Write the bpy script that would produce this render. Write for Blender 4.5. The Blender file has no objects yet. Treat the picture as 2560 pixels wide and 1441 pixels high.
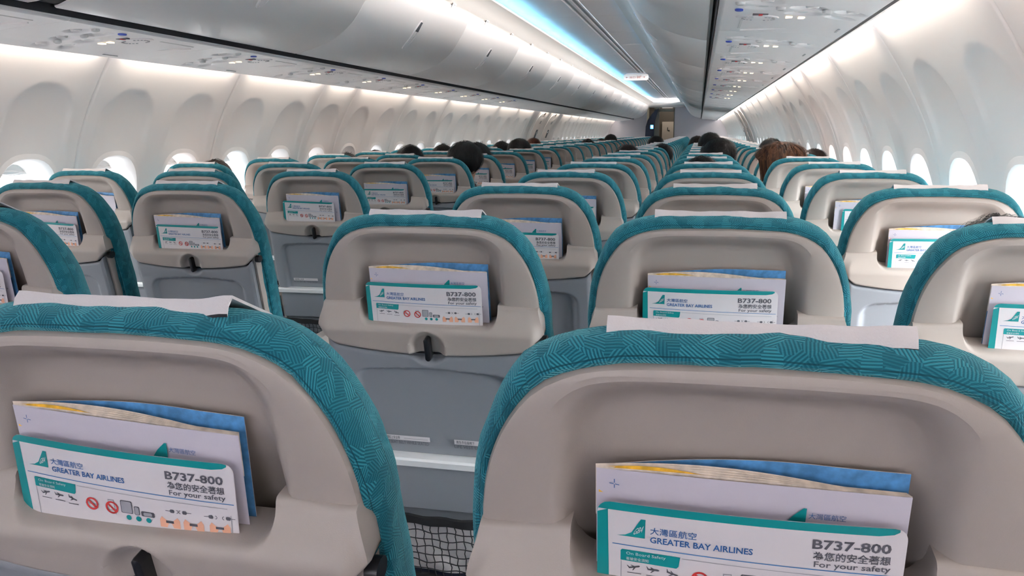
import bpy, math, random
from mathutils import Vector, Matrix, noise

R = random.Random(7)
SC = bpy.context.scene
COL = SC.collection

# ------------------------------------------------------------------ camera
F_PX, YAW, PITCH, ROLL = 2023.9, 0.2250, -0.1893, -0.0082
CAM = Vector((0.9162, 0.0, 1.30))
def camera():
    fw = Vector((-math.sin(YAW)*math.cos(PITCH), math.cos(YAW)*math.cos(PITCH), math.sin(PITCH)))
    r0 = Vector((math.cos(YAW), math.sin(YAW), 0)); u0 = r0.cross(fw)
    c, s = math.cos(ROLL), math.sin(ROLL)
    r = c*r0 + s*u0; u = -s*r0 + c*u0
    cam = bpy.data.cameras.new('camera'); cam.sensor_width = 36; cam.lens = F_PX/2560*36
    cam.clip_start = 0.02; cam.clip_end = 200
    o = bpy.data.objects.new('camera', cam); COL.objects.link(o)
    m = Matrix(((r.x, u.x, -fw.x), (r.y, u.y, -fw.y), (r.z, u.z, -fw.z))).to_4x4()
    m.translation = CAM
    o.matrix_world = m
    SC.camera = o
camera()

# ------------------------------------------------------------------ world and exposure
W = bpy.data.worlds.new('daylight'); SC.world = W; W.use_nodes = True
WN = W.node_tree.nodes['Background']
WN.inputs[1].default_value = 18.0
_tc = W.node_tree.nodes.new('ShaderNodeTexCoord'); _sp = W.node_tree.nodes.new('ShaderNodeSeparateXYZ'); _rp = W.node_tree.nodes.new('ShaderNodeValToRGB')
W.node_tree.links.new(_tc.outputs['Generated'], _sp.inputs[0]); W.node_tree.links.new(_sp.outputs['Z'], _rp.inputs[0])
_rp.color_ramp.elements[0].position = 0.0; _rp.color_ramp.elements[0].color = (0.05, 0.053, 0.058, 1)   # grey apron outside, below the horizon
_rp.color_ramp.elements[1].position = 0.06; _rp.color_ramp.elements[1].color = (0.96, 0.98, 1.0, 1)     # bright overcast sky
W.node_tree.links.new(_rp.outputs[0], WN.inputs[0])
_mr = W.node_tree.nodes.new('ShaderNodeMapRange'); _mr.inputs['From Min'].default_value = -1; _mr.inputs['From Max'].default_value = 1   # the sky is brighter on the right of the aircraft
_mr.inputs['To Min'].default_value = 10.0; _mr.inputs['To Max'].default_value = 38.0
W.node_tree.links.new(_sp.outputs['X'], _mr.inputs['Value']); W.node_tree.links.new(_mr.outputs[0], WN.inputs[1])
SC.view_settings.view_transform = 'Standard'; SC.view_settings.look = 'None'
SC.view_settings.exposure = 1.40; SC.view_settings.gamma = 1.0
SC.view_settings.use_curve_mapping = False
SC.cycles.max_bounces = 9; SC.cycles.diffuse_bounces = 6; SC.cycles.glossy_bounces = 3
SC.cycles.transparent_max_bounces = 8; SC.cycles.transmission_bounces = 3
SC.cycles.caustics_reflective = False; SC.cycles.caustics_refractive = False
SC.cycles.sample_clamp_indirect = 6.0
STRIP_POWER = 4.1      # warm sidewall lamps
COVE_POWER = 2.5        # blue ceiling cove lamps
WASH_POWER = 68.0       # unseen lamp added in the right trough to brighten the left bins

# ------------------------------------------------------------------ materials
def mat(name, col, rough=0.5, metal=0.0, emit=None, power=0.0, bump=0.0, scale=60.0, sheen=0.0, spec=None, vary=0.0):
    m = bpy.data.materials.new(name); m.use_nodes = True
    nt = m.node_tree; p = nt.nodes['Principled BSDF']
    p.inputs['Base Color'].default_value = (*col, 1); p.inputs['Roughness'].default_value = rough
    p.inputs['Metallic'].default_value = metal
    if spec is not None: p.inputs['Specular IOR Level'].default_value = spec
    if sheen: p.inputs['Sheen Weight'].default_value = sheen
    if emit:
        p.inputs['Emission Color'].default_value = (*emit, 1); p.inputs['Emission Strength'].default_value = power
    if bump or vary:
        tc = nt.nodes.new('ShaderNodeTexCoord'); nz = nt.nodes.new('ShaderNodeTexNoise')
        nz.inputs['Scale'].default_value = scale; nz.inputs['Detail'].default_value = 3
        nt.links.new(tc.outputs['Object'], nz.inputs['Vector'])
        if bump:
            b = nt.nodes.new('ShaderNodeBump'); b.inputs['Strength'].default_value = bump; b.inputs['Distance'].default_value = 0.002
            nt.links.new(nz.outputs['Fac'], b.inputs['Height']); nt.links.new(b.outputs['Normal'], p.inputs['Normal'])
        if vary:
            rp = nt.nodes.new('ShaderNodeValToRGB')
            rp.color_ramp.elements[0].position = 0.3; rp.color_ramp.elements[1].position = 0.7
            rp.color_ramp.elements[0].color = (*[c*(1-vary) for c in col], 1)
            rp.color_ramp.elements[1].color = (*[min(1, c*(1+vary)) for c in col], 1)
            nt.links.new(nz.outputs['Fac'], rp.inputs['Fac']); nt.links.new(rp.outputs['Color'], p.inputs['Base Color'])
    return m

def teal_fabric():
    m = bpy.data.materials.new('teal_hatched_fabric'); m.use_nodes = True
    nt = m.node_tree; N = nt.nodes; L = nt.links; p = N['Principled BSDF']
    uv = N.new('ShaderNodeUVMap'); uv.uv_map = 'UVMap'
    def math_(op, a, b=None, c=None):
        n = N.new('ShaderNodeMath'); n.operation = op
        for i, x in enumerate((a, b, c)):
            if x is None: continue
            if isinstance(x, (int, float)): n.inputs[i].default_value = x
            else: L.new(x, n.inputs[i])
        return n.outputs[0]
    vo = N.new('ShaderNodeTexVoronoi'); vo.voronoi_dimensions = '2D'; vo.distance = 'CHEBYCHEV'
    vo.inputs['Scale'].default_value = 80.0; vo.inputs['Randomness'].default_value = 0.95
    L.new(uv.outputs['UV'], vo.inputs['Vector'])
    sep = N.new('ShaderNodeSeparateColor'); L.new(vo.outputs['Color'], sep.inputs[0])
    su = N.new('ShaderNodeSeparateXYZ'); L.new(uv.outputs['UV'], su.inputs[0])
    ang = math_('MULTIPLY', sep.outputs[0], math.pi)
    ph = math_('ADD', math_('MULTIPLY', su.outputs[0], math_('COSINE', ang)), math_('MULTIPLY', su.outputs[1], math_('SINE', ang)))
    st = math_('SINE', math_('MULTIPLY', ph, 2*math.pi/0.0025))
    st = math_('MULTIPLY_ADD', st, 0.5, 0.5)
    wn = N.new('ShaderNodeTexNoise'); wn.inputs['Scale'].default_value = 35; wn.inputs['Detail'].default_value = 2
    L.new(uv.outputs['UV'], wn.inputs['Vector'])
    amp = math_('MULTIPLY_ADD', sep.outputs[1], 0.7, 0.3)
    fac = math_('MULTIPLY', st, amp)
    # fine weave
    wv = math_('SINE', math_('MULTIPLY', su.outputs[1], 2*math.pi/0.0012))
    # stitched seams at two distances round the border (v in metres from the shell)
    def seam(v0, wdt):
        d = math_('ABSOLUTE', math_('SUBTRACT', su.outputs[1], v0))
        return math_('LESS_THAN', d, wdt)
    sm = math_('MAXIMUM', seam(0.0185, 0.0006), seam(0.052, 0.0008))
    r = N.new('ShaderNodeValToRGB'); e = r.color_ramp.elements
    e[0].position = 0.12; e[0].color = (0.006, 0.105, 0.145, 1)
    e[1].position = 0.85; e[1].color = (0.035, 0.285, 0.345, 1)
    L.new(fac, r.inputs[0])
    mx = N.new('ShaderNodeMix'); mx.data_type = 'RGBA'
    L.new(math_('MULTIPLY', sm, 0.75), mx.inputs['Factor']); L.new(r.outputs[0], mx.inputs['A']); mx.inputs['B'].default_value = (0.003, 0.045, 0.065, 1)
    mv = N.new('ShaderNodeMix'); mv.data_type = 'RGBA'; mv.blend_type = 'MULTIPLY'; mv.inputs['Factor'].default_value = 0.5
    rr = N.new('ShaderNodeValToRGB'); rr.color_ramp.elements[0].color = (0.55, 0.6, 0.7, 1); rr.color_ramp.elements[1].color = (1.1, 1.1, 1.1, 1)
    L.new(wn.outputs['Fac'], rr.inputs[0]); L.new(mx.outputs['Result'], mv.inputs['A']); L.new(rr.outputs[0], mv.inputs['B'])
    L.new(mv.outputs['Result'], p.inputs['Base Color'])
    p.inputs['Roughness'].default_value = 0.85; p.inputs['Sheen Weight'].default_value = 0.6
    p.inputs['Sheen Tint'].default_value = (0.35, 0.85, 0.9, 1); p.inputs['Sheen Roughness'].default_value = 0.4
    p.inputs['Specular IOR Level'].default_value = 0.2
    b = N.new('ShaderNodeBump'); b.inputs['Strength'].default_value = 0.6; b.inputs['Distance'].default_value = 0.0010
    h = math_('SUBTRACT', math_('MULTIPLY_ADD', wv, 0.12, fac), math_('MULTIPLY', sm, 1.5))
    L.new(h, b.inputs['Height']); L.new(b.outputs['Normal'], p.inputs['Normal'])
    return m

def carpet_mat():
    return mat('navy_carpet', (0.02, 0.03, 0.07), 0.95, bump=0.8, scale=400, vary=0.4)

M = {}
M['teal'] = teal_fabric()
M['shell'] = mat('taupe_plastic', (0.385, 0.34, 0.305), 0.42, bump=0.06, scale=900)
M['tray'] = mat('grey_blue_plastic', (0.235, 0.25, 0.275), 0.45, bump=0.06, scale=900)
M['bar'] = mat('pale_metal_edge', (0.75, 0.76, 0.76), 0.3)
M['black'] = mat('black_plastic', (0.012, 0.012, 0.014), 0.3)
M['dark'] = mat('dark_gap', (0.015, 0.015, 0.02), 0.8)
M['cloth'] = mat('white_cloth', (0.70, 0.655, 0.65), 0.9, bump=0.3, scale=700)
M['net'] = mat('black_net', (0.01, 0.01, 0.012), 0.8)
M['navy'] = mat('navy_frame', (0.02, 0.025, 0.05), 0.7)
M['wall'] = mat('white_panel', (0.84, 0.80, 0.785), 0.42)
M['bin'] = mat('bin_plastic', (0.90, 0.865, 0.845), 0.30)
M['psu'] = mat('panel_plastic', (0.93, 0.89, 0.885), 0.36)
M['psu_recess'] = mat('recess_plastic', (0.68, 0.67, 0.66), 0.4)
M['ceil'] = mat('ceiling_panel', (0.84, 0.81, 0.82), 0.38)
M['cream'] = mat('crown_plastic', (0.95, 0.915, 0.865), 0.4)
M['grey'] = mat('grey_plastic', (0.42, 0.42, 0.43), 0.5)
M['bulk'] = mat('bulkhead_laminate', (0.46, 0.445, 0.475), 0.5)
M['carpet'] = carpet_mat()
M['strip'] = mat('warm_lamp', (1, 1, 1), 0.5, emit=(1.0, 0.87, 0.74), power=STRIP_POWER)
M['cove'] = mat('blue_lamp', (1, 1, 1), 0.5, emit=(0.10, 0.58, 1.0), power=COVE_POWER)
M['wash'] = mat('added_wash_lamp', (1, 1, 1), 0.5, emit=(1.0, 0.90, 0.85), power=WASH_POWER)
M['galley'] = mat('galley_fill_lamp', (1, 1, 1), 0.5, emit=(1.0, 0.9, 0.78), power=4.0)
M['glow'] = mat('lit_sign', (1, 1, 1), 0.5, emit=(1.0, 0.72, 0.36), power=0.9)
M['exit_face'] = mat('lit_exit_face', (0.6, 0.57, 0.55), 0.5, emit=(1.0, 0.88, 0.80), power=0.12)
M['red'] = mat('red_print', (0.55, 0.03, 0.03), 0.6)
M['exit_red'] = mat('exit_red_print', (0.30, 0.04, 0.02), 0.6)
M['blue_btn'] = mat('blue_button', (0.02, 0.06, 0.45), 0.4)
M['chrome'] = mat('grey_metal', (0.5, 0.5, 0.52), 0.25, metal=0.8)
M['screen'] = mat('lit_screen', (0.1, 0.3, 0.6), 0.3, emit=(0.10, 0.50, 1.0), power=1.3)
M['screen_w'] = mat('lit_screen_white', (0.6, 0.8, 0.9), 0.3, emit=(0.6, 0.9, 1.0), power=1.2)
M['door'] = mat('beige_door', (0.42, 0.37, 0.32), 0.5)
M['brown'] = mat('brown_panel', (0.085, 0.07, 0.055), 0.5)
M['olive'] = mat('olive_frame', (0.20, 0.20, 0.17), 0.5)
# paper goods
M['paper'] = mat('white_paper', (0.70, 0.665, 0.68), 0.4)
M['mag'] = mat('lavender_white_cover', (0.60, 0.565, 0.635), 0.4)
M['pteal'] = mat('teal_print', (0.0, 0.25, 0.26), 0.4)
M['pblue'] = mat('blue_print', (0.03, 0.12, 0.33), 0.4)
M['pline'] = mat('light_blue_print', (0.05, 0.20, 0.45), 0.4)
M['pgrey'] = mat('grey_print', (0.10, 0.10, 0.12), 0.4)
M['plight'] = mat('pale_grey_print', (0.35, 0.35, 0.38), 0.4)
M['porange'] = mat('skin_print', (0.80, 0.42, 0.28), 0.4)
M['pages'] = mat('cream_pages', (0.72, 0.63, 0.53), 0.7, vary=0.25, scale=90)
M['yellow'] = mat('yellow_page', (0.75, 0.42, 0.03), 0.5, vary=0.35, scale=120)
M['sky_page'] = mat('blue_page', (0.085, 0.27, 0.54), 0.4, vary=0.25, scale=110)
# people
M['skin'] = mat('skin', (0.60, 0.36, 0.26), 0.5)
def hair_mat(name, a, b):
    m = bpy.data.materials.new(name); m.use_nodes = True; nt = m.node_tree; p = nt.nodes['Principled BSDF']
    tc = nt.nodes.new('ShaderNodeTexCoord'); mp = nt.nodes.new('ShaderNodeMapping'); mp.inputs['Scale'].default_value = (70, 70, 9)
    nz = nt.nodes.new('ShaderNodeTexNoise'); nz.inputs['Scale'].default_value = 1.0; nz.inputs['Detail'].default_value = 4
    rp = nt.nodes.new('ShaderNodeValToRGB'); rp.color_ramp.elements[0].position = .35; rp.color_ramp.elements[1].position = .72
    rp.color_ramp.elements[0].color = (*a, 1); rp.color_ramp.elements[1].color = (*b, 1)
    nt.links.new(tc.outputs['Object'], mp.inputs[0]); nt.links.new(mp.outputs[0], nz.inputs['Vector'])
    nt.links.new(nz.outputs['Fac'], rp.inputs[0]); nt.links.new(rp.outputs[0], p.inputs['Base Color'])
    p.inputs['Roughness'].default_value = 0.5; p.inputs['Specular IOR Level'].default_value = 0.3
    return m
M['hair_black'] = hair_mat('black_hair', (0.004, 0.004, 0.005), (0.016, 0.014, 0.014))
M['hair_dark'] = hair_mat('dark_brown_hair', (0.008, 0.005, 0.004), (0.045, 0.024, 0.018))
M['hair_brown'] = hair_mat('chestnut_hair', (0.022, 0.009, 0.006), (0.21, 0.092, 0.045))
M['hair_red'] = hair_mat('reddish_hair', (0.04, 0.012, 0.006), (0.17, 0.055, 0.03))
M['shirt_grey'] = mat('charcoal_shirt', (0.05, 0.05, 0.06), 0.9)
M['shirt_white'] = mat('white_shirt', (0.7, 0.7, 0.7), 0.9)
M['shirt_navy'] = mat('navy_shirt', (0.03, 0.04, 0.09), 0.9)
def glass():
    m = bpy.data.materials.new('window_pane'); m.use_nodes = True; nt = m.node_tree
    out = nt.nodes['Material Output']; nt.nodes.remove(nt.nodes['Principled BSDF'])
    t = nt.nodes.new('ShaderNodeBsdfTransparent'); t.inputs[0].default_value = (0.93, 0.96, 0.97, 1)
    g = nt.nodes.new('ShaderNodeBsdfGlossy'); g.inputs['Roughness'].default_value = 0.05
    mx = nt.nodes.new('ShaderNodeMixShader'); mx.inputs[0].default_value = 0.05
    nt.links.new(t.outputs[0], mx.inputs[1]); nt.links.new(g.outputs[0], mx.inputs[2]); nt.links.new(mx.outputs[0], out.inputs[0])
    return m
M['glass'] = glass()

# ------------------------------------------------------------------ mesh helpers
class MB:
    def __init__(s): s.v = []; s.f = []; s.m = []; s.uv = []; s.names = []
    def mi(s, name):
        if name not in s.names: s.names.append(name)
        return s.names.index(name)
    def vert(s, p, uv=(0, 0)):
        s.v.append(tuple(p)); s.uv.append(uv); return len(s.v)-1
    def face(s, idx, mname):
        s.f.append(tuple(idx)); s.m.append(s.mi(mname))
    def poly(s, pts, mname):
        s.face([s.vert(p) for p in pts], mname)
    def loft(s, rings, mname, closed=False, uvs=None, flip=False):
        ids = []
        for k, r in enumerate(rings):
            ids.append([s.vert(p, uvs[k][i] if uvs else (0, 0)) for i, p in enumerate(r)])
        n = len(rings[0])
        for k in range(len(rings)-1):
            for i in range(n if closed else n-1):
                j = (i+1) % n
                q = (ids[k][i], ids[k][j], ids[k+1][j], ids[k+1][i])
                s.face(q[::-1] if flip else q, mname)
        return ids
    def box(s, a, b, mname):
        (x0, y0, z0), (x1, y1, z1) = a, b
        i = [s.vert(p) for p in ((x0,y0,z0),(x1,y0,z0),(x1,y1,z0),(x0,y1,z0),(x0,y0,z1),(x1,y0,z1),(x1,y1,z1),(x0,y1,z1))]
        for q in ((3,2,1,0),(4,5,6,7),(0,1,5,4),(1,2,6,5),(2,3,7,6),(3,0,4,7)): s.face([i[k] for k in q], mname)
    def tube(s, pts, r, mname, n=8, caps=True):
        rings = []
        for k, p in enumerate(pts):
            p = Vector(p); a = Vector(pts[max(0, k-1)]); b = Vector(pts[min(len(pts)-1, k+1)])
            t = (b-a).normalized(); up = Vector((0, 0, 1)) if abs(t.z) < .9 else Vector((1, 0, 0))
            x = t.cross(up).normalized(); y = x.cross(t)
            rr = r[k] if isinstance(r, (list, tuple)) else r
            rings.append([p + rr*(math.cos(2*math.pi*i/n)*x + math.sin(2*math.pi*i/n)*y) for i in range(n)])
        ids = s.loft(rings, mname, closed=True, flip=True)
        if caps: s.face(ids[0], mname); s.face(ids[-1][::-1], mname)
    def mesh(s, name, smooth=True, normals=False, ang=36):
        me = bpy.data.meshes.new(name)
        me.from_pydata([tuple(v) for v in s.v], [], s.f)
        for n in s.names: me.materials.append(M[n])
        for p, mi in zip(me.polygons, s.m): p.material_index = mi; p.use_smooth = smooth
        if any(u != (0, 0) for u in s.uv):
            l = me.uv_layers.new(name='UVMap')
            for lp in me.loops: l.data[lp.index].uv = s.uv[lp.vertex_index]
        if normals:
            import bmesh
            b = bmesh.new(); b.from_mesh(me); bmesh.ops.recalc_face_normals(b, faces=b.faces); b.to_mesh(me); b.free()
        if smooth:
            try: me.set_sharp_from_angle(angle=math.radians(ang))
            except Exception: pass
        me.update()
        return me

def obj(name, me, parent=None, loc=None):
    o = bpy.data.objects.new(name, me); COL.objects.link(o)
    if parent: o.parent = parent
    if loc is not None: o.location = loc
    return o
def tag(o, label=None, cat=None, group=None, kind=None):
    if label: o['label'] = label
    if cat: o['category'] = cat
    if group: o['group'] = group
    if kind: o['kind'] = kind
    return o
def thing(name, label, cat, loc=(0, 0, 0), group=None, kind=None):
    o = bpy.data.objects.new(name, None); COL.objects.link(o); o.location = loc; o.empty_display_size = .1
    return tag(o, label, cat, group, kind)
def struct(name, me): return tag(obj(name, me), kind='structure')

def lerp(a, b, t): return a+(b-a)*t
def sstep(a, b, x):
    t = max(0.0, min(1.0, (x-a)/(b-a))); return t*t*(3-2*t)
def interp(tab, x):
    if x <= tab[0][0]: return tab[0][1]
    for (a, b), (c, d) in zip(tab, tab[1:]):
        if x <= c: return lerp(b, d, (x-a)/(c-a))
    return tab[-1][1]
def catmull(pts, n, closed=False):
    """n points spaced evenly along a Catmull-Rom curve through pts"""
    P = [Vector(p) for p in pts]; m = len(P); dense = []
    segs = m if closed else m-1
    for k in range(segs):
        if closed: a, b, c, d = (P[(k+j) % m] for j in (-1, 0, 1, 2))
        else:
            b, c = P[k], P[k+1]; a = P[k-1] if k else b*2-c; d = P[k+2] if k+2 < m else c*2-b
        for i in range(16):
            t = i/16
            dense.append(0.5*((2*b)+(c-a)*t+(2*a-5*b+4*c-d)*t*t+(3*b-a-3*c+d)*t**3))
    dense.append(P[0] if closed else P[-1])
    L = [0]
    for a, b in zip(dense, dense[1:]): L.append(L[-1]+(b-a).length)
    out = []; j = 0
    cnt = n if closed else n-1
    for i in range(n):
        s = L[-1]*i/cnt
        while j < len(L)-2 and L[j+1] < s: j += 1
        t = (s-L[j])/max(1e-9, L[j+1]-L[j]); out.append(dense[j].lerp(dense[j+1], t))
    return out
def mirror_path(half):     # half outline from top centre to the bottom right -> whole path left bottom to right bottom
    return [(-x, y) for x, y in half[::-1][:-1]] + half

# text outlines
_txt = {}
def text2d(body, bold=0.0):
    key = (body, bold)
    if key not in _txt:
        c = bpy.data.curves.new('lettering', 'FONT'); c.body = body; c.resolution_u = 2; c.offset = bold
        o = bpy.data.objects.new('lettering', c); COL.objects.link(o)
        bpy.context.view_layer.update()
        me = bpy.data.meshes.new_from_object(o.evaluated_get(bpy.context.evaluated_depsgraph_get()))
        vs = [(v.co.x, v.co.y) for v in me.vertices]; fs = [tuple(p.vertices) for p in me.polygons]
        bpy.data.objects.remove(o); bpy.data.curves.remove(c); bpy.data.meshes.remove(me)
        xs = [v[0] for v in vs]; ys = [v[1] for v in vs]
        _txt[key] = (vs, fs, min(xs), max(xs), min(ys), max(ys))
    return _txt[key]
def put_text(mb, body, x0, x1, y0, y1, place, mname, bold=0.0):
    """fit a line of lettering into the box x0..x1, y0..y1 of a flat layout; place(x, y) gives the 3D point"""
    vs, fs, a, b, c, d = text2d(body, bold)
    ids = [mb.vert(place(x0+(x-a)/(b-a)*(x1-x0), y0+(y-c)/(d-c)*(y1-y0))) for x, y in vs]
    for f in fs: mb.face([ids[i] for i in f], mname)

# ------------------------------------------------------------------ cabin shell
Y0, Y1 = -3.2, 24.2
SEAMS = [-3.2, -2.06, -1.04, -0.02, 1.0, 2.014, 3.033, 4.046, 5.07, 5.60, 6.72, 7.83, 8.94, 9.94, 11.05, 12.15]
EXITS = (12.96, 13.97)
SEAMS2 = [14.75, 15.8, 16.85, 17.9, 18.95, 20.0, 21.05, 22.1, 23.15, 24.2]
WINS = []
for a, b in list(zip(SEAMS, SEAMS[1:])) + list(zip(SEAMS2, SEAMS2[1:])):
    if b-a < .7: WINS.append((a+b)/2)
    else: WINS += [a+(b-a)*.25, a+(b-a)*.75]
WIN_Z = 1.005           # centre of the window opening
PROF = [(0.0, 1.60), (0.25, 1.68), (0.5, 1.735), (0.8, 1.758), (1.0, 1.748), (1.12, 1.725), (1.21, 1.700), (1.30, 1.668), (1.40, 1.622), (1.50, 1.566), (1.58, 1.515), (1.64, 1.474), (1.70, 1.43)]
def wall_x(z):
    # smooth interpolation of the frame
    for k in range(len(PROF)-1):
        if z <= PROF[k+1][0]:
            break
    p0 = PROF[max(0, k-1)]; p1 = PROF[k]; p2 = PROF[k+1]; p3 = PROF[min(len(PROF)-1, k+2)]
    t = (z-p1[0])/(p2[0]-p1[0])
    m1 = (p2[1]-p0[1])/(p2[0]-p0[0])*(p2[0]-p1[0]); m2 = (p3[1]-p1[1])/(p3[0]-p1[0])*(p2[0]-p1[0])
    return (2*t**3-3*t*t+1)*p1[1]+(t**3-2*t*t+t)*m1+(-2*t**3+3*t*t)*p2[1]+(t**3-t*t)*m2
def scoop(y, z):
    """how far the panel is pushed outward above a window"""
    d = 0.0
    for w in WINS:
        dy = abs(y-w)
        if dy > .30: continue
        top = 1.505
        hw = .172+.02*sstep(1.36, 1.15, z)
        if z > 1.36:
            q = math.hypot(dy/.172, (z-1.36)/(top-1.36)); e = (1-q)*.15
        else: e = hw-dy
        if e > 0: d = max(d, (.005*sstep(0, .010, e)+.016*(1-math.exp(-e/.055)))*sstep(1.12, 1.34, z))
    return d
def window_hole(y, z):
    return any((abs(y-w)/.171)**2.6+(abs(z-WIN_Z)/.216)**2.6 < 1 for w in WINS)
def build_wall(side):
    mb = MB()
    ys = set()
    allseams = SEAMS + EXIT_EDGES + SEAMS2
    y = Y0
    while y < Y1-1e-6: ys.add(round(y, 4)); y += (.012 if y < 13 else .022)
    ys.add(Y1)
    ys = [v for v in ys if all(abs(v-s) > .013 for s in allseams)]
    for s in allseams: ys += [s-.010, s-.004, s, s+.004, s+.010]
    ys = sorted(v for v in ys if Y0-1e-6 <= v <= Y1+1e-6)
    zs = [0, .1, .25, .4, .55, .7, .8] + [.78+i*.02 for i in range(16)] + [1.094+i*.012 for i in range(47)]
    grid = []
    for z in zs:
        row = []
        for y in ys:
            x = wall_x(z)+scoop(y, z)
            ds = min(abs(y-s) for s in allseams)
            if ds < .009: x += .008 if ds < .003 else .004
            row.append(mb.vert((side*x, y, z)))
        grid.append(row)
    for i in range(len(zs)-1):
        for j in range(len(ys)-1):
            yc, zc = (ys[j]+ys[j+1])/2, (zs[i]+zs[i+1])/2
            if window_hole(yc, zc): continue
            q = (grid[i][j], grid[i][j+1], grid[i+1][j+1], grid[i+1][j])
            mb.face(q if side < 0 else q[::-1], 'wall')
    struct('wall_left' if side < 0 else 'wall_right', mb.mesh('wall'))
EXIT_EDGES = [EXITS[0]-.42, EXITS[0]+.42, EXITS[1]-.46, EXITS[1]+.46]
for sd in (-1, 1): build_wall(sd)

# windows: flange, funnel, pane, roller shade
def oval(w, y, a, b, n, p, x):
    out = []
    for i in range(n):
        t = 2*math.pi*i/n; c, s = math.cos(t), math.sin(t)
        r = (abs(c)**p+abs(s)**p)**(-1/p)
        out.append((x, y+a*r*c, WIN_Z+b*r*s))
    return out
def build_window(num, side, y, shade):
    n = 40; p = 2.6
    def ring(a, b, dx, pp=p):
        return [(side*(wall_x(q[2])+scoop(q[1], q[2])+dx), q[1]-y, q[2]) for q in oval(0, y, a, b, n, pp, 0)]
    mb = MB()
    mb.loft([ring(.188, .233, .0015), ring(.180, .225, -.0012), ring(.166, .211, -.0018), ring(.163, .208, -.0030), ring(.160, .205, .000), ring(.150, .199, .012),
             ring(.138, .195, .034), ring(.126, .190, .062), ring(.118, .187, .090), ring(.116, .186, .120)], 'wall', closed=True, flip=side < 0)
    root = obj('window_%d' % num, mb.mesh('window_frame', normals=False), loc=(0, y, 0)); tag(root, kind='structure')
    mp = MB(); mp.face([mp.vert(q) for q in ring(.118, .188, .112)], 'glass'); obj('pane', mp.mesh('pane'), root)
    if shade > 0:
        ms = MB(); zt = WIN_Z+.186; zb = WIN_Z+.186-.37*shade
        pts = [(-.118, .6), (-.105, .25), (-.05, .04), (0, 0), (.05, .04), (.105, .25), (.118, .6)]
        lo = [(side*(wall_x(zb)+.098), u, zb+.012*k) for u, k in pts]
        hi = [(side*(wall_x(zt)+.098), u*.85, zt) for u, k in pts]
        lo2 = [(side*(wall_x(zb)+.090), q[1], q[2]) for q in lo]; lo3 = [(q[0], q[1], q[2]+.012) for q in lo2]; lo4 = [(q[0]+side*.005, q[1], q[2]) for q in lo3]
        ms.loft([lo, lo2, lo3, lo4, hi], 'bin')
        xl = side*(wall_x(zb)+.086); n_ = 16       # lens-shaped grip along the lower edge
        g0 = [(xl+side*.006, .055*math.cos(2*math.pi*i/n_), zb+.010+.010*math.sin(2*math.pi*i/n_)) for i in range(n_)]
        g1 = [(xl, .045*math.cos(2*math.pi*i/n_), zb+.010+.006*math.sin(2*math.pi*i/n_)) for i in range(n_)]
        ids = ms.loft([g0, g1], 'bin', closed=True); ms.face(ids[1], 'bin'); obj('window_shade', ms.mesh('window_shade', normals=True), root)
num = 0
for sd in (-1, 1):
    for y in WINS:
        num += 1
        sh = 0.0
        if 2 < y < 4.8: sh = .12
        elif y > 4.8: sh = R.choice([.22, .35, .3, .9, .25])
        elif y < 2: sh = .12
        if y < (.4 if sd > 0 else 1.2): sh = .92  # unseen shades by and behind the camera pulled down to dim the nearest seats
        if sd > 0 and 1.5 < y < 4: sh = .12
        build_window(num, sd, y, sh)

def prism(name, prof, ya, yb, mname, ny=1, loc_y=None):
    """a profile (x, z) extruded along y"""
    mb = MB(); n = len(prof)
    o = ya if loc_y is None else loc_y
    rings = [[(x, lerp(ya, yb, k/ny)-(0 if loc_y is None else o), z) for x, z in prof] for k in range(ny+1)]
    ids = mb.loft(rings, mname, closed=True)
    mb.face(ids[0], mname); mb.face(ids[-1][::-1], mname)
    return mb.mesh(name, normals=True)

# floor, ceiling, end walls
mb = MB(); mb.box((-1.75, Y0, -.05), (1.75, Y1+3.0, 0), 'carpet'); struct('floor', mb.mesh('floor', False))
cp = [(-.61, 2.262), (-.56, 2.260), (-.50, 2.250), (-.42, 2.228), (-.34, 2.212), (-.25, 2.206), (-.062, 2.208), (-.06, 2.202), (-.046, 2.202), (-.044, 2.216), (-.012, 2.216), (-.010, 2.203), (.010, 2.203), (.012, 2.216), (.044, 2.216), (.046, 2.202), (.06, 2.202), (.062, 2.208), (.25, 2.206), (.34, 2.212), (.42, 2.228), (.50, 2.250), (.56, 2.260), (.61, 2.262)]
mb = MB()
yy = Y0; rows = []
while yy < Y1-.2:
    e = min(yy+1.10, Y1-.2)
    for q in (yy+.004, e-.004): rows.append((q, 0))
    rows.append((e-.003, .008)); rows.append((e+.003, .008)); yy = e
rings = [[(x, q, z+d) for x, z in cp] for q, d in rows]
ids = mb.loft(rings, 'ceil', flip=True)
struct('ceiling', mb.mesh('ceiling'))
mb = MB(); mb.box((-.042, Y0, 2.214), (.042, Y1-.2, 2.224), 'grey'); struct('trim_1', mb.mesh('track_channel', False))
# crown ledges over the bins, with the blue lamp lying in each trough
for k, sd in enumerate((-1, 1)):
    prof = [(.370, 2.112), (.366, 2.120), (.374, 2.128), (.43, 2.128), (.50, 2.145), (.575, 2.19), (.590, 2.27), (.62, 2.27), (.62, 2.0), (.515, 2.035), (.498, 2.043), (.47, 2.066), (.42, 2.096)]
    struct('trim_%d' % (k+2), prism('crown', [(sd*x, z) for x, z in prof], Y0, Y1-.03, 'cream'))
    mb = MB()
    mb.box((min(sd*.535, sd*.565), Y0+.1, 2.185), (max(sd*.535, sd*.565), Y1-.7, 2.205), 'cove')
    if sd > 0:
        mb = MB(); mb.box((.535, Y0+.1, 2.205), (.560, Y1-.7, 2.217), 'cove')
    tag(obj('cove_light', mb.mesh('cove_light', False)), 'blue cove light along the %s edge of the ceiling' % ('left' if sd < 0 else 'right'), 'light', 'blue cove lights')
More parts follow.
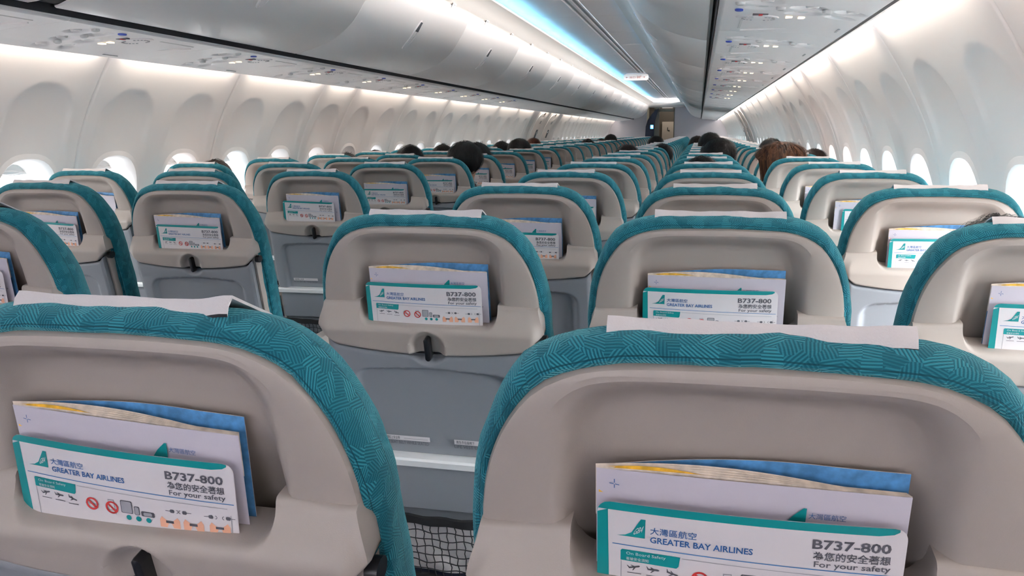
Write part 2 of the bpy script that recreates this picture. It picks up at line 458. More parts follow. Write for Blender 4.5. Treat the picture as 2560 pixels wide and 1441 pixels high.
mb = MB()       # unseen wash lamp, added in the right trough to light the opposite bins
mb.poly([(.505, Y0+.1, 2.148), (.505, Y1-.7, 2.148), (.505, Y1-.7, 2.172), (.505, Y0+.1, 2.172)], 'wash')
mb.box((.506, Y0+.1, 2.146), (.530, Y1-.7, 2.174), 'cream'); mb.loft([[(x, q, z) for x, z in ((.345, 2.154), (.58, 2.1745), (.58, 2.178), (.345, 2.1575))] for q in (Y0+.1, Y1-.7)], 'cream', closed=True)  # hood added over the lamp to keep its light off the ceiling
tag(obj('added_wash_light', mb.mesh('added_wash_light', False)), 'unseen wash light added in the trough right of the ceiling', 'light')

# overhead bins
BIN_P = [(.505, 2.030), (.520, 1.995), (.545, 1.945), (.572, 1.900), (.605, 1.850), (.640, 1.805), (.690, 1.762), (.75, 1.725), (.82, 1.698), (.88, 1.682), (.920, 1.672), (.934, 1.671)]
BINC = catmull(BIN_P, 26)
BL = 1.525; BY = [3.60+BL*k for k in range(-4, 14)]
BIN_BACK = [(.944, 1.682), (.944, 1.74), (.90, 2.02), (.56, 2.05)]
def bin_meshes(sd, cut=0):      # cut +1 / -1: the door end at that side is swept back towards its lower corner
    mb = MB()
    # door: rounded at its four edges
    rings = []; h = BL/2-.0012
    for yo, off in ((-h, .006), (-h+.0015, .0022), (-h+.006, 0), (h-.006, 0), (h-.0015, .0022), (h, .006)):
        ring = []
        for i, p in enumerate(BINC):
            a = BINC[max(0, i-1)]; b = BINC[min(len(BINC)-1, i+1)]; t = (b-a).normalized(); nrm = Vector((-t.y, t.x))  # towards the wall side
            if nrm.x < 0: nrm = -nrm
            yy = yo
            if cut and yo*cut > 0: yy = yo-cut*(.010+.035*max(0, (i/(len(BINC)-1)-.45)/.55)**2.2)
            ring.append((sd*(p.x+nrm.x*off), yy, p.y+abs(nrm.y)*off))
        # returns at bottom and top
        ring.append((sd*(.936), yo if not (cut and yo*cut > 0) else yo-cut*.045, 1.70))
        ring.insert(0, (sd*(.545), yo, 2.030))
        rings.append(ring)
    mb.loft(rings, 'bin', flip=sd > 0)
    door = mb.mesh('bin_door')
    mb = MB()
    pr = [(p.x+.008, p.y+.006) for p in BINC[::2]] + BIN_BACK
    rr = [[(sd*x, q, z) for x, z in pr] for q in (-BL/2, BL/2)]
    ids = mb.loft(rr, 'dark' if cut else 'bin', closed=True); mb.face(ids[0], 'bin'); mb.face(ids[1][::-1], 'bin')  # body coloured dark behind cut doors, in place of shade in the gap
    body = mb.mesh('bin_body', normals=True)
    # latch: long oval pull set into the door, lying along the curve
    mb = MB()
    pts = [p for p in BINC if 1.760 < p.y < 1.905]
    n = 20; lat = []
    c0, c1 = pts[0], pts[-1]
    def onbin(s, off):      # s 0..1 down the latch
        k = s*(len(pts)-1); i = min(int(k), len(pts)-2); p = pts[i].lerp(pts[i+1], k-i)
        t = (pts[i+1]-pts[i]).normalized(); nn = Vector((t.y, -t.x))
        if nn.x > 0: nn = -nn
        return p+nn*off
    def lring(sc, wy, off):
        out = []
        for i in range(n):
            a = 2*math.pi*i/n
            p = onbin(.5-.5*sc*math.cos(a), off); out.append((sd*p.x, wy*math.sin(a), p.y))
        return out
    ids = mb.loft([lring(1, .036, .0), lring(.98, .034, .005), lring(.90, .028, .005), lring(.86, .026, .001)], 'psu', closed=True)
    mb.face(ids[-1], 'psu_recess')
    for (sc0, sc1, mm) in ((.05, .35, 'chrome'), (.62, .92, 'psu')):
        q = []
        for (s_, w_) in ((sc0, .014), (sc0, -.014), (sc1, -.020), (sc1, .020)):
            p = onbin(s_, .006); q.append((sd*p.x, w_, p.y))
        q2 = []
        for (s_, w_) in ((sc0, .014), (sc0, -.014), (sc1, -.020), (sc1, .020)):
            p = onbin(s_, .001); q2.append((sd*p.x, w_, p.y))
        ids = mb.loft([q2, q], mm, closed=True); mb.face(ids[1], mm)
    latch = mb.mesh('latch', normals=True)
    mb = MB()
    mb.loft([[(sd*x, q, z) for x, z in ((.497, 2.046), (.4945, 2.041), (.5035, 2.024), (.511, 2.012), (.514, 2.014))] for q in (-.035, -.02, .02, .035)], 'cream')
    mb.box((min(sd*.4955, sd*.50), -.012, 2.033), (max(sd*.4955, sd*.50), .012, 2.039), 'grey')
    hinge = mb.mesh('hinge', normals=True)
    return door, body, latch, hinge
ORD = ['zeroth', 'first', 'second', 'third', 'fourth', 'fifth', 'sixth', 'seventh', 'eighth', 'ninth', 'tenth', 'eleventh', 'twelfth', 'thirteenth', 'fourteenth', 'fifteenth', 'sixteenth', 'seventeenth', 'eighteenth', 'nineteenth', 'twentieth', 'twenty-first', 'twenty-second', 'twenty-third', 'twenty-fourth', 'twenty-fifth', 'twenty-sixth', 'twenty-seventh', 'twenty-eighth', 'twenty-ninth', 'thirtieth', 'thirty-first', 'thirty-second']
for sd in (-1, 1):
    VAR = {0: bin_meshes(sd)}
    if sd < 0: VAR[1] = bin_meshes(sd, 1); VAR[-1] = bin_meshes(sd, -1)
    side = 'left' if sd < 0 else 'right'
    k = 0
    for a in BY:
        if a+BL > 23.45: continue
        c = a+BL/2
        vis = c > (1.2 if sd < 0 else 1.0)
        cut = 0 if sd > 0 else 1 if abs(a+BL-2.10) < .1 else -1 if abs(a-2.10) < .1 else 0
        door, body, latch, hinge = VAR[cut]
        if vis: k += 1
        lab = ('white closed overhead bin on the %s side, %s along from the camera' % (side, ORD[k])) if vis else 'white overhead bin on the %s side behind the camera position' % side
        t = thing('overhead_bin', lab, 'overhead bin', (0, c, 0), 'overhead bins on the %s' % side)
        obj('bin_body', body, t); obj('bin_door', door, t); obj('latch', latch, t)
        if c < 12:
            for q in (-.38, .38): obj('hinge', hinge, t, (0, q, 0))

for k, sd in enumerate((-1, 1)):     # closing piece between the last bin and the bulkhead
    struct('trim_%d' % (12+k), prism('bin_closer', [(sd*p.x, p.y) for p in BINC[::2]]+[(sd*x, z) for x, z in BIN_BACK], 23.43, Y1-.03, 'bin'))

# black seam between bins and service panels
for k, sd in enumerate((-1, 1)):
    mb = MB(); mb.box((min(sd*.93, sd*.975), Y0, 1.692), (max(sd*.93, sd*.975), Y1-.03, 1.70), 'dark'); mb.box((min(sd*.951, sd*.956), Y0, 1.656), (max(sd*.951, sd*.956), Y1-.03, 1.695), 'dark')
    struct('trim_%d' % (k+4), mb.mesh('dark_seam', False))

# passenger service panels: one unit per seat row
PSU_P = [(.957, 1.690), (.9545, 1.664), (.958, 1.652), (.968, 1.646), (1.0, 1.6435), (1.06, 1.640), (1.14, 1.635), (1.22, 1.628), (1.30, 1.618), (1.335, 1.610), (1.352, 1.605), (1.360, 1.605), (1.364, 1.610), (1.362, 1.630), (1.30, 1.66), (1.0, 1.69)]
def psu_z(x): return interp([(.968, 1.646), (1.0, 1.6435), (1.06, 1.640), (1.14, 1.635), (1.22, 1.628), (1.30, 1.618), (1.335, 1.610), (1.36, 1.605)], x)
PY = [2.51, 3.36, 4.17, 4.90]
while PY[-1] < Y1-1.2: PY.append(PY[-1]+.745)
PY = [2.51-.80*i for i in (6, 5, 4, 3, 2, 1)] + PY
BOWLS = [(1.075, -.135, .052, .040), (1.20, -.055, .052, .040), (1.310, -.03, .040, .036), (1.080, -.035, .054, .040), (1.195, .050, .052, .038), (1.300, .075, .040, .034)]
def bowl(x, y):
    d = 0
    for bx, by, a, b in BOWLS:
        r2 = ((x-bx)/a)**2+((y-by)/b)**2
        if r2 < 1: d = max(d, .018*(1-r2))
    return d
def panel_mesh(sd, a, b):
    mb = MB(); xs = [.968+.384*i/64 for i in range(65)]
    ys = [a]+[v for v in [-.2+.0065*k for k in range(56)] if a < v < b]+[b]
    cols = []
    for y in ys:
        c = [(sd*x, y, z) for x, z in ((1.0, 1.70), (.957, 1.70), (.9565, 1.664), (.959, 1.653))]
        c += [(sd*x, y, psu_z(x)+bowl(x, y)) for x in xs]
        c += [(sd*x, y, z) for x, z in ((1.360, 1.605), (1.364, 1.610), (1.362, 1.630), (1.30, 1.66))]
        cols.append(c)
    ids = mb.loft(cols, 'psu', flip=sd < 0)
    mb.face(ids[0], 'psu'); mb.face(ids[-1][::-1], 'psu')
    return mb.mesh('panel')
def disc(mb, x, y, a, b, rings, n=24, sd=1, cap='psu_recess', m='psu'):
    rr = []
    for (s, dz) in rings:
        rr.append([(sd*(x+a*s*math.cos(2*math.pi*i/n)), y+b*s*math.sin(2*math.pi*i/n), psu_z(x+a*s*math.cos(2*math.pi*i/n))+dz) for i in range(n)])
    ids = mb.loft(rr, m, closed=True); mb.face(ids[-1], cap)
def psu_parts(sd):
    P = {}
    def mk(name, f, m_=None):
        mb = MB(); f(mb); P[name] = mb.mesh(name, normals=True)
    mk('vent', lambda b: disc(b, 1.07, 0, .017, .017, ((1.1, .013), (1.05, .004), (.9, .001), (.6, .001), (.4, .004)), sd=sd, m='bin', cap='psu_recess'))
    mk('reading_light', lambda b: disc(b, 1.07, 0, .024, .019, ((1.05, .012), (1, .005), (.85, .004), (.6, .0045)), sd=sd, m='bin', cap='psu_recess'))
    mk('call_button', lambda b: disc(b, 1.07, 0, .011, .016, ((1.1, .001), (1.05, -.004), (.8, -.005)), sd=sd, m='blue_btn', cap='blue_btn'))
    mk('knob', lambda b: disc(b, 1.07, 0, .012, .012, ((1.1, .001), (1.05, -.006), (.7, -.008)), sd=sd, m='psu_recess', cap='grey'))
    def grille(b):
        disc(b, 1.07, 0, .062, .048, ((1.03, .001), (1, -.003), (.92, -.004), (.55, -.005), (.1, -.005)), sd=sd, m='psu', cap='psu')
        for i in range(22):
            a = 2*math.pi*i/22
            if abs(math.sin(a)) > .93: continue
            x, y = 1.07+.047*math.cos(a), .036*math.sin(a); z = psu_z(x)-.0055
            b.box((min(sd*x, sd*(x+.006)), y-.0025, z-.001), (max(sd*x, sd*(x+.006)), y+.0025, z+.001), 'grey')
    mk('speaker_grille', grille)
    def sign(b):
        b.box((min(sd*1.058, sd*1.102), -.008, psu_z(1.08)-.003), (max(sd*1.058, sd*1.102), .008, psu_z(1.08)+.004), 'pgrey')
        b.box((min(sd*1.075, sd*1.086), -.009, psu_z(1.08)-.0045), (max(sd*1.075, sd*1.086), .009, psu_z(1.08)-.002), 'red')
    mk('no_smoking_sign', sign)
    def lit(b):
        for x in (1.155, 1.19):
            b.box((min(sd*x, sd*(x+.018)), -.011, psu_z(x)-.004), (max(sd*x, sd*(x+.018)), .011, psu_z(x)+.004), 'glow')
    mk('seat_belt_sign', lit)
    def slot(b):
        b.box((min(sd*1.03, sd*1.037), -.10, psu_z(1.033)-.0012), (max(sd*1.03, sd*1.037), .10, psu_z(1.033)+.004), 'psu_recess')
        b.box((min(sd*1.335, sd*1.329), -.04, psu_z(1.33)-.0022), (max(sd*1.335, sd*1.329), .04, psu_z(1.33)+.004), 'grey')
        b.box((min(sd*1.037, sd*1.32), .085, psu_z(1.18)-.0005), (max(sd*1.037, sd*1.32), .089, psu_z(1.18)+.004), 'bin')
    mk('mask_door', slot)
    return P
for sd in (-1, 1):
    P = psu_parts(sd); side = 'left' if sd < 0 else 'right'; k = 0
    cache = {}
    for i, c in enumerate(PY):
        a = (PY[i-1]+c)/2+.10 if i else c-.4; b = (PY[i+1]+c)/2+.10 if i+1 < len(PY) else Y1-.03
        key = (round(a-c, 3), round(b-c, 3))
        if key not in cache:
            cache[key] = panel_mesh(sd, a-c+.0015, b-c-.0015)
        vis = c > 1.6
        if vis: k += 1
        lab = ('white overhead service panel on the %s side, %s along from the camera' % (side, ORD[k])) if vis else 'white overhead service panel on the %s side behind the camera' % side
        t = thing('service_panel', lab, 'overhead panel', (0, c, 0), 'overhead service panels on the %s' % side)
        obj('panel', cache[key], t)
        def put(n, x, y): o = obj(n, P[n], t, (sd*(x-1.07), y, psu_z(x)-psu_z(1.07)))
        if c < 0: continue
        for x, y, a_, b_ in BOWLS[:3]: put('vent', x+.008, y)
        for x, y, a_, b_ in BOWLS[3:]: put('reading_light', x, y)
        if c < 9:
            put('call_button', 1.015, 0.0)
            o = obj('no_smoking_sign', P['no_smoking_sign'], t, (0, .085, 0))
            o = obj('seat_belt_sign', P['seat_belt_sign'], t, (0, .125, 0))
            put('speaker_grille', 1.075, .15)
        if c < 6:
            for x, y in ((1.013, -.13), (1.125, -.05), (1.25, -.03)): put('knob', x, y)
            obj('mask_door', P['mask_door'], t, (0, .33, 0))

# sidewall lamps under the service panels: one per wall panel
for sd in (-1, 1):
    side = 'left' if sd < 0 else 'right'
    dark = MB(); dark.poly([(sd*1.366, Y0, 1.607), (sd*1.366, Y1-.03, 1.607), (sd*1.385, Y1-.03, 1.613), (sd*1.385, Y0, 1.613)], 'dark')
    dark.poly([(sd*1.366, Y0, 1.607), (sd*1.366, Y1-.03, 1.607), (sd*1.366, Y1-.03, 1.66), (sd*1.366, Y0, 1.66)], 'dark')
    struct('trim_%d' % (6 if sd < 0 else 7), dark.mesh('groove', False))
    hs = MB()
    hs.poly([(sd*1.385, Y0, 1.6135), (sd*1.385, Y1-.03, 1.6135), (sd*1.408, Y1-.03, 1.622), (sd*1.408, Y0, 1.622)], 'psu')
    hs.poly([(sd*1.385, Y0, 1.6135), (sd*1.385, Y1-.03, 1.6135), (sd*1.385, Y1-.03, 1.70), (sd*1.385, Y0, 1.70)], 'psu')
    hs.poly([(sd*1.385, Y0, 1.672), (sd*1.385, Y1-.03, 1.672), (sd*1.50, Y1-.03, 1.672), (sd*1.50, Y0, 1.672)], 'psu')
    struct('trim_%d' % (8 if sd < 0 else 9), hs.mesh('lamp_housing', False))
    k = 0
    segs = list(zip(SEAMS, SEAMS[1:])) + [(EXIT_EDGES[0], EXIT_EDGES[1]), (EXIT_EDGES[2], EXIT_EDGES[3])] + list(zip(SEAMS2, SEAMS2[1:]))
    for a, b in segs:
        a2, b2 = a+.075, b-.075
        if b2 > Y1-.15: b2 = Y1-.15
        if b2-a2 < .2: continue
        vis = b > 1.5
        if vis: k += 1
        mb = MB()
        # lens: slanted strip facing down and outward
        h = (b2-a2)/2; c = (a2+b2)/2
        pr = [(1.410, 1.6235), (1.462, 1.648), (1.464, 1.656), (1.410, 1.640)]
        rr = [[(sd*x, q, z) for x, z in pr] for q in (-h, h)]
        ids = mb.loft(rr, 'strip', closed=True); mb.face(ids[0], 'psu'); mb.face(ids[1], 'psu')
        for f_ in (1, 2, 3): mb.m[f_] = mb.mi('psu')
        lab = 'warm white strip light atop the %s wall, %s along from the camera' % (side, ORD[k]) if vis else 'warm white strip light on the %s wall behind the camera' % side
        lens = mb.mesh('lens', False, normals=True)
        tag(obj('sidewall_light', lens, loc=(0, c, 0)), lab, 'light', 'strip lights atop the %s wall' % side)

# emergency exit surrounds on both side walls: raised frame, handle niche, small signs
def exit_hatch(sd, y, lab):
    t = thing('exit_hatch', lab, 'exit door', (0, y, 0), 'overwing exit hatches')
    X = lambda z, d=0: sd*(wall_x(z)-d)
    mb = MB()
    hw = .30
    out = [(-hw, .78), (-hw, 1.25), (-hw+.01, 1.46), (-.20, 1.59), (.20, 1.59), (hw-.01, 1.46), (hw, 1.25), (hw, .78)]
    cur = catmull(out, 40)
    rr = []
    for s, d in ((1.0, -.002), (.985, .007), (.93, .009), (.90, .004)):
        rr.append([(X(p.y*s+(1-s)*1.1, d), p.x*s, p.y*s+(1-s)*1.1) for p in cur])
    ids = mb.loft(rr, 'wall'); obj('hatch_frame', mb.mesh('hatch_frame', normals=True), t)
    mb = MB()
    for (z0, z1, w) in ((1.20, 1.36, .075),):
        for a, b, m_, d in ((0, 0, 'bin', .03), (.012, .012, 'pgrey', .033)):
            mb.poly([(X(z0+a, d), -w+a, z0+a), (X(z0+a, d), w-a, z0+a), (X(z1-b, d), w-a, z1-b), (X(z1-b, d), -w+a, z1-b)], m_)
        mb.box((min(X(1.3, .034), X(1.3, .05)), -.03, 1.29), (max(X(1.3, .034), X(1.3, .05)), .03, 1.31), 'chrome')
    obj('exit_handle', mb.mesh('exit_handle', False), t)
    mb = MB()
    mb.poly([(X(1.515, .030), -.07, 1.515), (X(1.515, .030), .07, 1.515), (X(1.545, .030), .05, 1.545), (X(1.545, .030), -.05, 1.545)], 'exit_face')
    obj('exit_light', mb.mesh('exit_light', False), t)
    mb = MB()
    mb.poly([(X(1.44, .028), -.05, 1.44), (X(1.44, .028), .05, 1.44), (X(1.485, .028), .05, 1.485), (X(1.485, .028), -.05, 1.485)], 'plight')
    mb.poly([(X(1.575, .012), .0, 1.575), (X(1.575, .012), .10, 1.575), (X(1.61, .012), .10, 1.61), (X(1.61, .012), .0, 1.61)], 'brown')
    obj('placard', mb.mesh('placard', False), t)
for sd, side in ((-1, 'left'), (1, 'right')):
    for y, w in zip(EXITS, ('nearer', 'farther')):
        exit_hatch(sd, y, '%s white exit hatch with dark handle niche on the %s wall' % (w, side))

# lit exit sign under the ceiling
t = thing('exit_sign', 'lit white exit sign with red lettering hanging under the ceiling', 'sign', (-.082, 13.2, 2.142))
t.scale = (1.30, 1, 1.30)
mb = MB(); n = 10
def rrect(hw, hh, r, y):
    out = []
    for cx, cz, a0 in ((hw-r, hh-r, 0), (-hw+r, hh-r, 90), (-hw+r, -hh+r, 180), (hw-r, -hh+r, 270)):
        for i in range(n+1):
            a = math.radians(a0+90*i/n); out.append((cx+r*math.cos(a), y, cz+r*math.sin(a)))
    return out
ids = mb.loft([rrect(.148, .036, .024, .02), rrect(.150, .038, .026, -.015), rrect(.144, .033, .022, -.021)], 'exit_face', closed=True); mb.face(ids[-1], 'exit_face'); mb.face(ids[0], 'psu')
pl = lambda x, y: (x, -.0225, y)
put_text(mb, '出口', -.076, -.008, -.013, .013, pl, 'exit_red', .01); put_text(mb, 'EXIT', .012, .066, -.013, .014, pl, 'exit_red', .02)
for s in (-1, 1):
    a, b = (-.118, -.092) if s < 0 else (.080, .106)
    mb.poly([pl(a, -.0022), pl(b, -.0022), pl(b, .0022), pl(a, .0022)], 'exit_red')
    tip = a if s < 0 else b
    mb.poly([pl(tip+s*.004, 0), pl(tip-s*.010, .010), pl(tip-s*.006, 0)], 'exit_red'); mb.poly([pl(tip+s*.004, 0), pl(tip-s*.006, 0), pl(tip-s*.010, -.010)], 'exit_red')
obj('sign_face', mb.mesh('sign_face', False), t)
mb = MB(); mb.box((-.12, .0, .034), (.12, .02, .056), 'ceil'); obj('bracket', mb.mesh('bracket', False), t)

# front bulkhead with the opening to the forward galley
mb = MB()
for x0, x1 in ((-1.75, -.575), (.215, 1.75)):
    mb.box((x0, Y1-.03, 0), (x1, Y1, 2.3), 'bulk')
mb.box((-.575, Y1-.03, 1.99), (.215, Y1, 2.3), 'bulk')
struct('wall_front', mb.mesh('wall_front', False))
mb = MB(); mb.box((-1.8, Y0-.05, 0), (1.8, Y0, 2.3), 'bulk'); struct('wall_rear', mb.mesh('wall_rear', False))
mb = MB()
mb.box((-1.0, Y1, 0), (-.60, Y1+1.6, 2.3), 'olive'); mb.box((.60, Y1, 0), (1.0, Y1+1.6, 2.3), 'olive'); mb.box((-1.0, Y1, 2.12), (1.0, Y1+1.6, 2.2), 'ceil')
struct('wall_galley', mb.mesh('wall_galley', False))
mb = MB(); mb.box((-.62, Y1+1.5, 0), (.62, Y1+1.56, 2.15), 'brown'); struct('wall_cockpit', mb.mesh('wall_cockpit', False))
gl = MB(); gl.box((-.25, Y1+.6, 2.09), (.25, Y1+1.0, 2.115), 'galley'); tag(obj('galley_fill_light', gl.mesh('galley_fill_light', False)), 'unseen fill lamp added inside the front galley beyond the bulkhead opening', 'light')  # lamp added out of view to brighten the galley opening
d = MB(); d.box((-.20, Y1+1.40, 0), (.185, Y1+1.44, 1.60), 'door')
dr = struct('door_1', d.mesh('door_leaf', False))
mb = MB(); mb.tube([(-.03, Y1+1.385, 1.43), (-.03, Y1+1.385, 1.35), (.03, Y1+1.385, 1.335)], .012, 'black'); obj('handle', mb.mesh('handle'), dr)
mb = MB()
mb.box((-.37, Y1+.02, 0), (-.225, Y1+.10, 2.02), 'olive'); mb.box((.185, Y1+.02, 0), (.215, Y1+.10, 2.02), 'olive'); mb.box((-.37, Y1+.02, 1.87), (.215, Y1+.10, 1.94), 'olive')
struct('trim_10', mb.mesh('opening_frame', False))
mb = MB(); mb.box((-.15, Y1-.02, 1.965), (.15, Y1+.06, 1.985), 'exit_face')
tag(obj('entry_light', mb.mesh('entry_light', False)), 'small white lamp above the opening to the front galley', 'light')
# dark curved partition edge with the crew panel
mb = MB()
pts = [(-.60, 0), (-.615, 1.1), (-.60, 1.45), (-.55, 1.63), (-.44, 1.80), (-.33, 1.91), (-.235, 1.965), (-.285, 1.80), (-.335, 1.62), (-.355, 1.45), (-.36, 1.2), (-.36, 0)]
rr = [[(x, q, z) for x, z in pts] for q in (Y1-.09, Y1-.035)]
ids = mb.loft(rr, 'navy', closed=True); mb.face(ids[0], 'navy'); mb.face(ids[1], 'navy')
t = tag(obj('partition_panel', mb.mesh('partition_panel', False, normals=True)), 'dark curved partition edge left of the front galley opening', 'partition')
t = thing('crew_monitor', 'small lit blue screen on the dark partition by the front galley', 'screen', (-.425, Y1-.10, 1.44))
mb = MB(); mb.box((-.05, 0, -.075), (.05, .012, .075), 'black'); obj('casing', mb.mesh('casing', False), t)
mb = MB(); mb.poly([(-.042, -.002, -.055), (.042, -.002, -.055), (.042, -.002, .055), (-.042, -.002, .055)], 'screen')
mb.poly([(-.034, -.003, -.01), (.030, -.003, -.03), (.034, -.003, .03), (-.02, -.003, .042)], 'screen_w'); obj('display', mb.mesh('display', False), t)
# crown closing the ceiling at the front
pr = [(Y1-.62, 2.112), (Y1-.56, 2.05), (Y1-.40, 2.0), (Y1-.03, 1.985), (Y1-.03, 2.03), (Y1-.45, 2.10), (Y1-.55, 2.135)]
mb = MB(); rr = [[(x, y, z) for y, z in pr] for x in (-.62, .62)]; ids = mb.loft(rr, 'cream', closed=True); mb.face(ids[0], 'cream'); mb.face(ids[1], 'cream')
struct('trim_11', mb.mesh('front_crown', normals=True))

# ------------------------------------------------------------------ the seat
ROW_Y, PITCH_Y, Z_S = .5466, .74, 1.0187
TH = math.atan(.029/.129); CT, ST = math.cos(TH), math.sin(TH)
def S(u, v, w=0.0):     # seat back frame: u across, v up the back, w out of the back towards the rear
    return (u, -ST*v - CT*w, Z_S + CT*v - ST*w)
SIL = [(0, .1475), (.06, .1475), (.100, .146), (.133, .137), (.158, .121), (.178, .094), (.192, .060), (.2015, .018), (.2055, -.03), (.208, -.15), (.207, -.32), (.204, -.46), (.197, -.60)]
SHL = [(0, .134), (.06, .133), (.100, .130), (.128, .121), (.151, .105), (.171, .076), (.184, .042), (.190, .008), (.193, -.03), (.195, -.15), (.194, -.32), (.190, -.46), (.183, -.58)]
NP = 121
sil = catmull(mirror_path(SIL), NP); shl = catmull(mirror_path(SHL), NP)
def inset(path, d):
    out = []
    for i, p in enumerate(path):
        a = path[max(0, i-1)]; b = path[min(len(path)-1, i+1)]; t = (b-a).normalized()
        out.append(p+Vector((t.y, -t.x))*d)     # towards the inside (path runs left-bottom, top, right-bottom)
    return out
def seat_cover():
    mb = MB()
    stages = [(-.006, -.014, 0), (.000, -.005, 0), (.25, -.003, 1), (.55, -.006, 1), (.80, -.012, 1), (.95, -.022, 1), (1.0, -.034, 1)]
    stages += [(.0022, -.052, 2), (.0085, -.068, 2), (.021, -.088, 2), (.038, -.108, 2), (.062, -.128, 2), (.092, -.143, 2), (.125, -.150, 2), (.16, -.154, 2)]
    rings = []; uvs = []
    prev = None; acc = [0]*NP
    arc = [0]
    for a, b in zip(sil, sil[1:]): arc.append(arc[-1]+(b-a).length)
    for (t, w0, k) in stages:
        w = w0
        if k == 0: base = inset(shl, -t)
        elif k == 1: base = [p.lerp(q, t) for p, q in zip(shl, sil)]
        else: base = [Vector((p.x*(1-t/.2), p.y-t*sstep(-.1, .12, p.y))) for p in sil]
        ring = []
        for i, p in enumerate(base):
            w = w0-(.013*(1-t)*sstep(.06, -.05, p.y) if k == 1 else 0)
            nz = noise.noise(Vector((p.x*22, p.y*22, w*30)))*.0022 + noise.noise(Vector((p.x*60, p.y*60, w*70+5)))*.0011
            drop = .36*max(0.0, -w-.034)*sstep(-.05, .10, p.y)
            q = Vector(S(p.x, p.y-drop, w))
            c = Vector(S(0, -.1, w)); dr = (q-c).normalized()
            ring.append(q+dr*nz)
        if prev:
            for i in range(NP): acc[i] += (ring[i]-prev[i]).length
        prev = ring
        rings.append(ring); uvs.append([(arc[i]+.001, acc[i]+.001) for i in range(NP)])
    ids = mb.loft(rings, 'teal', uvs=uvs)
    # close the front face
    last = ids[-1]
    for i in range(NP//2):
        j = NP-1-i
        if j-1 > i+1: mb.face((last[i], last[i+1], last[j-1], last[j]), 'teal')
    return mb.mesh('seat_cover')
# recess in the shell
def smooth_in(path, d):      # inset towards the middle without crossing at the corners
    return [Vector((p.x*(1-d/.128), p.y-d*sstep(-.02, .09, p.y))) for p in path]
REC = [(0, .117), (.05, .117), (.088, .1155), (.108, .109), (.121, .093), (.1265, .068), (.128, .03), (.128, -.03), (.125, -.07), (.122, -.10), (.12, -.115)]
rec = catmull(mirror_path(REC), NP)
def seat_shell():
    mb = MB()
    # spread between shell edge and recess: remap so both paths share angles
    def outward(p):      # the point of the shell edge that faces a point of the recess edge
        if p.y <= 0: return Vector((math.copysign(interp([(-b, a) for a, b in SHL[6:]], -p.y), p.x), p.y))
        c = Vector((0, 0)); best = None
        for a, b in zip(shl, shl[1:]):
            e = b-a; den = p.x*e.y-p.y*e.x
            if abs(den) < 1e-12: continue
            t = (a.x*e.y-a.y*e.x)/den; k = (a.x*p.y-a.y*p.x)/den
            if t > 0 and -1e-6 <= k <= 1+1e-6: best = p*t; break
        return best
    sh = [outward(p) for p in rec]
    rings = []
    rings.append([S(p.x, p.y, -.030) for p in sh])
    rings.append([S(p.x, p.y, -.004) for p in sh])
    rings.append([S(p.x, p.y, .0005) for p in inset(sh, .0015)])
    rings.append([S(p.x, p.y, .002) for p in inset(sh, .005)])
    mid = [p.lerp(q, .55) for p, q in zip(sh, rec)]
    rings.append([S(p.x, p.y, .003) for p in mid])
    for d, w in ((-.010, .0025), (-.006, .0015), (-.002, -.001), (.002, -.0050), (.006, -.0105), (.010, -.0160), (.014, -.0205), (.018, -.0235), (.023, -.0255), (.029, -.026)):
        rings.append([S(p.x, p.y, w*(1+.75*sstep(.05, -.04, p.y))) for p in smooth_in(rec, d)])
    ids = mb.loft(rings, 'shell')
    last = ids[-1]
    for i in range(NP//2):
        j = NP-1-i
        if j-1 > i+1: mb.face((last[i], last[i+1], last[j-1], last[j]), 'shell')
    return mb.mesh('back_shell')
def dish(u, v, depth=.012, r=.034):
    d = math.hypot(u, v+.074)
    return -depth*(1-sstep(r*.55, r, d)) + .0015*sstep(r*.9, r, d)*(1-sstep(r, r*1.15, d))
def notch_top(u):
    a = abs(u)
    if a >= .1290: return 0.001-.003*sstep(.13, .2, a)
    if a <= .100: return -.0335
    t = (a-.100)/.0290
    return -.0335+.0345*(1-math.sqrt(max(0, 1-t**2.3))) if t < .999 else 0
def panel_bottom(u):
    a = abs(u)
    return -.087+.012*(a/.16)**2+ (.020*sstep(.165, .20, a))
def panel_w(u, v):
    a = abs(u)
    w = .0065+.0265*sstep(.000, -.048, v)
    w -= .012*sstep(.182, .202, a)*sstep(-.006, -.05, v)
    w += dish(u, v)
    return w
def pocket_panel():
    mb = MB()
    us = sorted(set([round(-.201+.402*i/110, 4) for i in range(111)] + [s*x for s in (-1, 1) for x in (.1, .11, .118, .123, .126, .1279, .1289, .1292, .1296, .131)]))
    NR = 26; cols = []
    for u in us:
        T, B = notch_top(u), panel_bottom(u)
        if abs(u) > .196: B += .004*sstep(.196, .201, abs(u))
        col = []
        su = lambda v: u*lerp(.948, 1, sstep(.0, -.045, v))
        # rim going in over the top, face, rim under the bottom
        w0 = panel_w(u, T)
        col.append(S(su(T), T-.002, -.024)); col.append(S(su(T), T-.0005, w0-.006))
        for k in range(NR+1):
            v = lerp(T-.001, B+.001, k/NR)
            e = 0
            if k == 0: e = -.0025
            if k == NR: e = -.0025
            col.append(S(su(v), v, panel_w(u, v)+e))
        col.append(S(u, B, panel_w(u, B)-.007)); col.append(S(u, B+.001, -.004))
        cols.append(col)
    ids = mb.loft(cols, 'shell', flip=True)
    # closed ends
    for col, side in ((cols[0], 0), (cols[-1], 1)):
        u = -.201 if side == 0 else .201
        back = [S(u*.97, -ST*0+0, 0)]
        mb.loft([[Vector(p) for p in col], [Vector(S(u*lerp(.945, .985, min(1, k/14)), lerp(.0, panel_bottom(u), k/(len(col)-1)), -.016)) for k in range(len(col))]], 'shell', flip=side == 1)
    return mb.mesh('pocket_panel', ang=55)
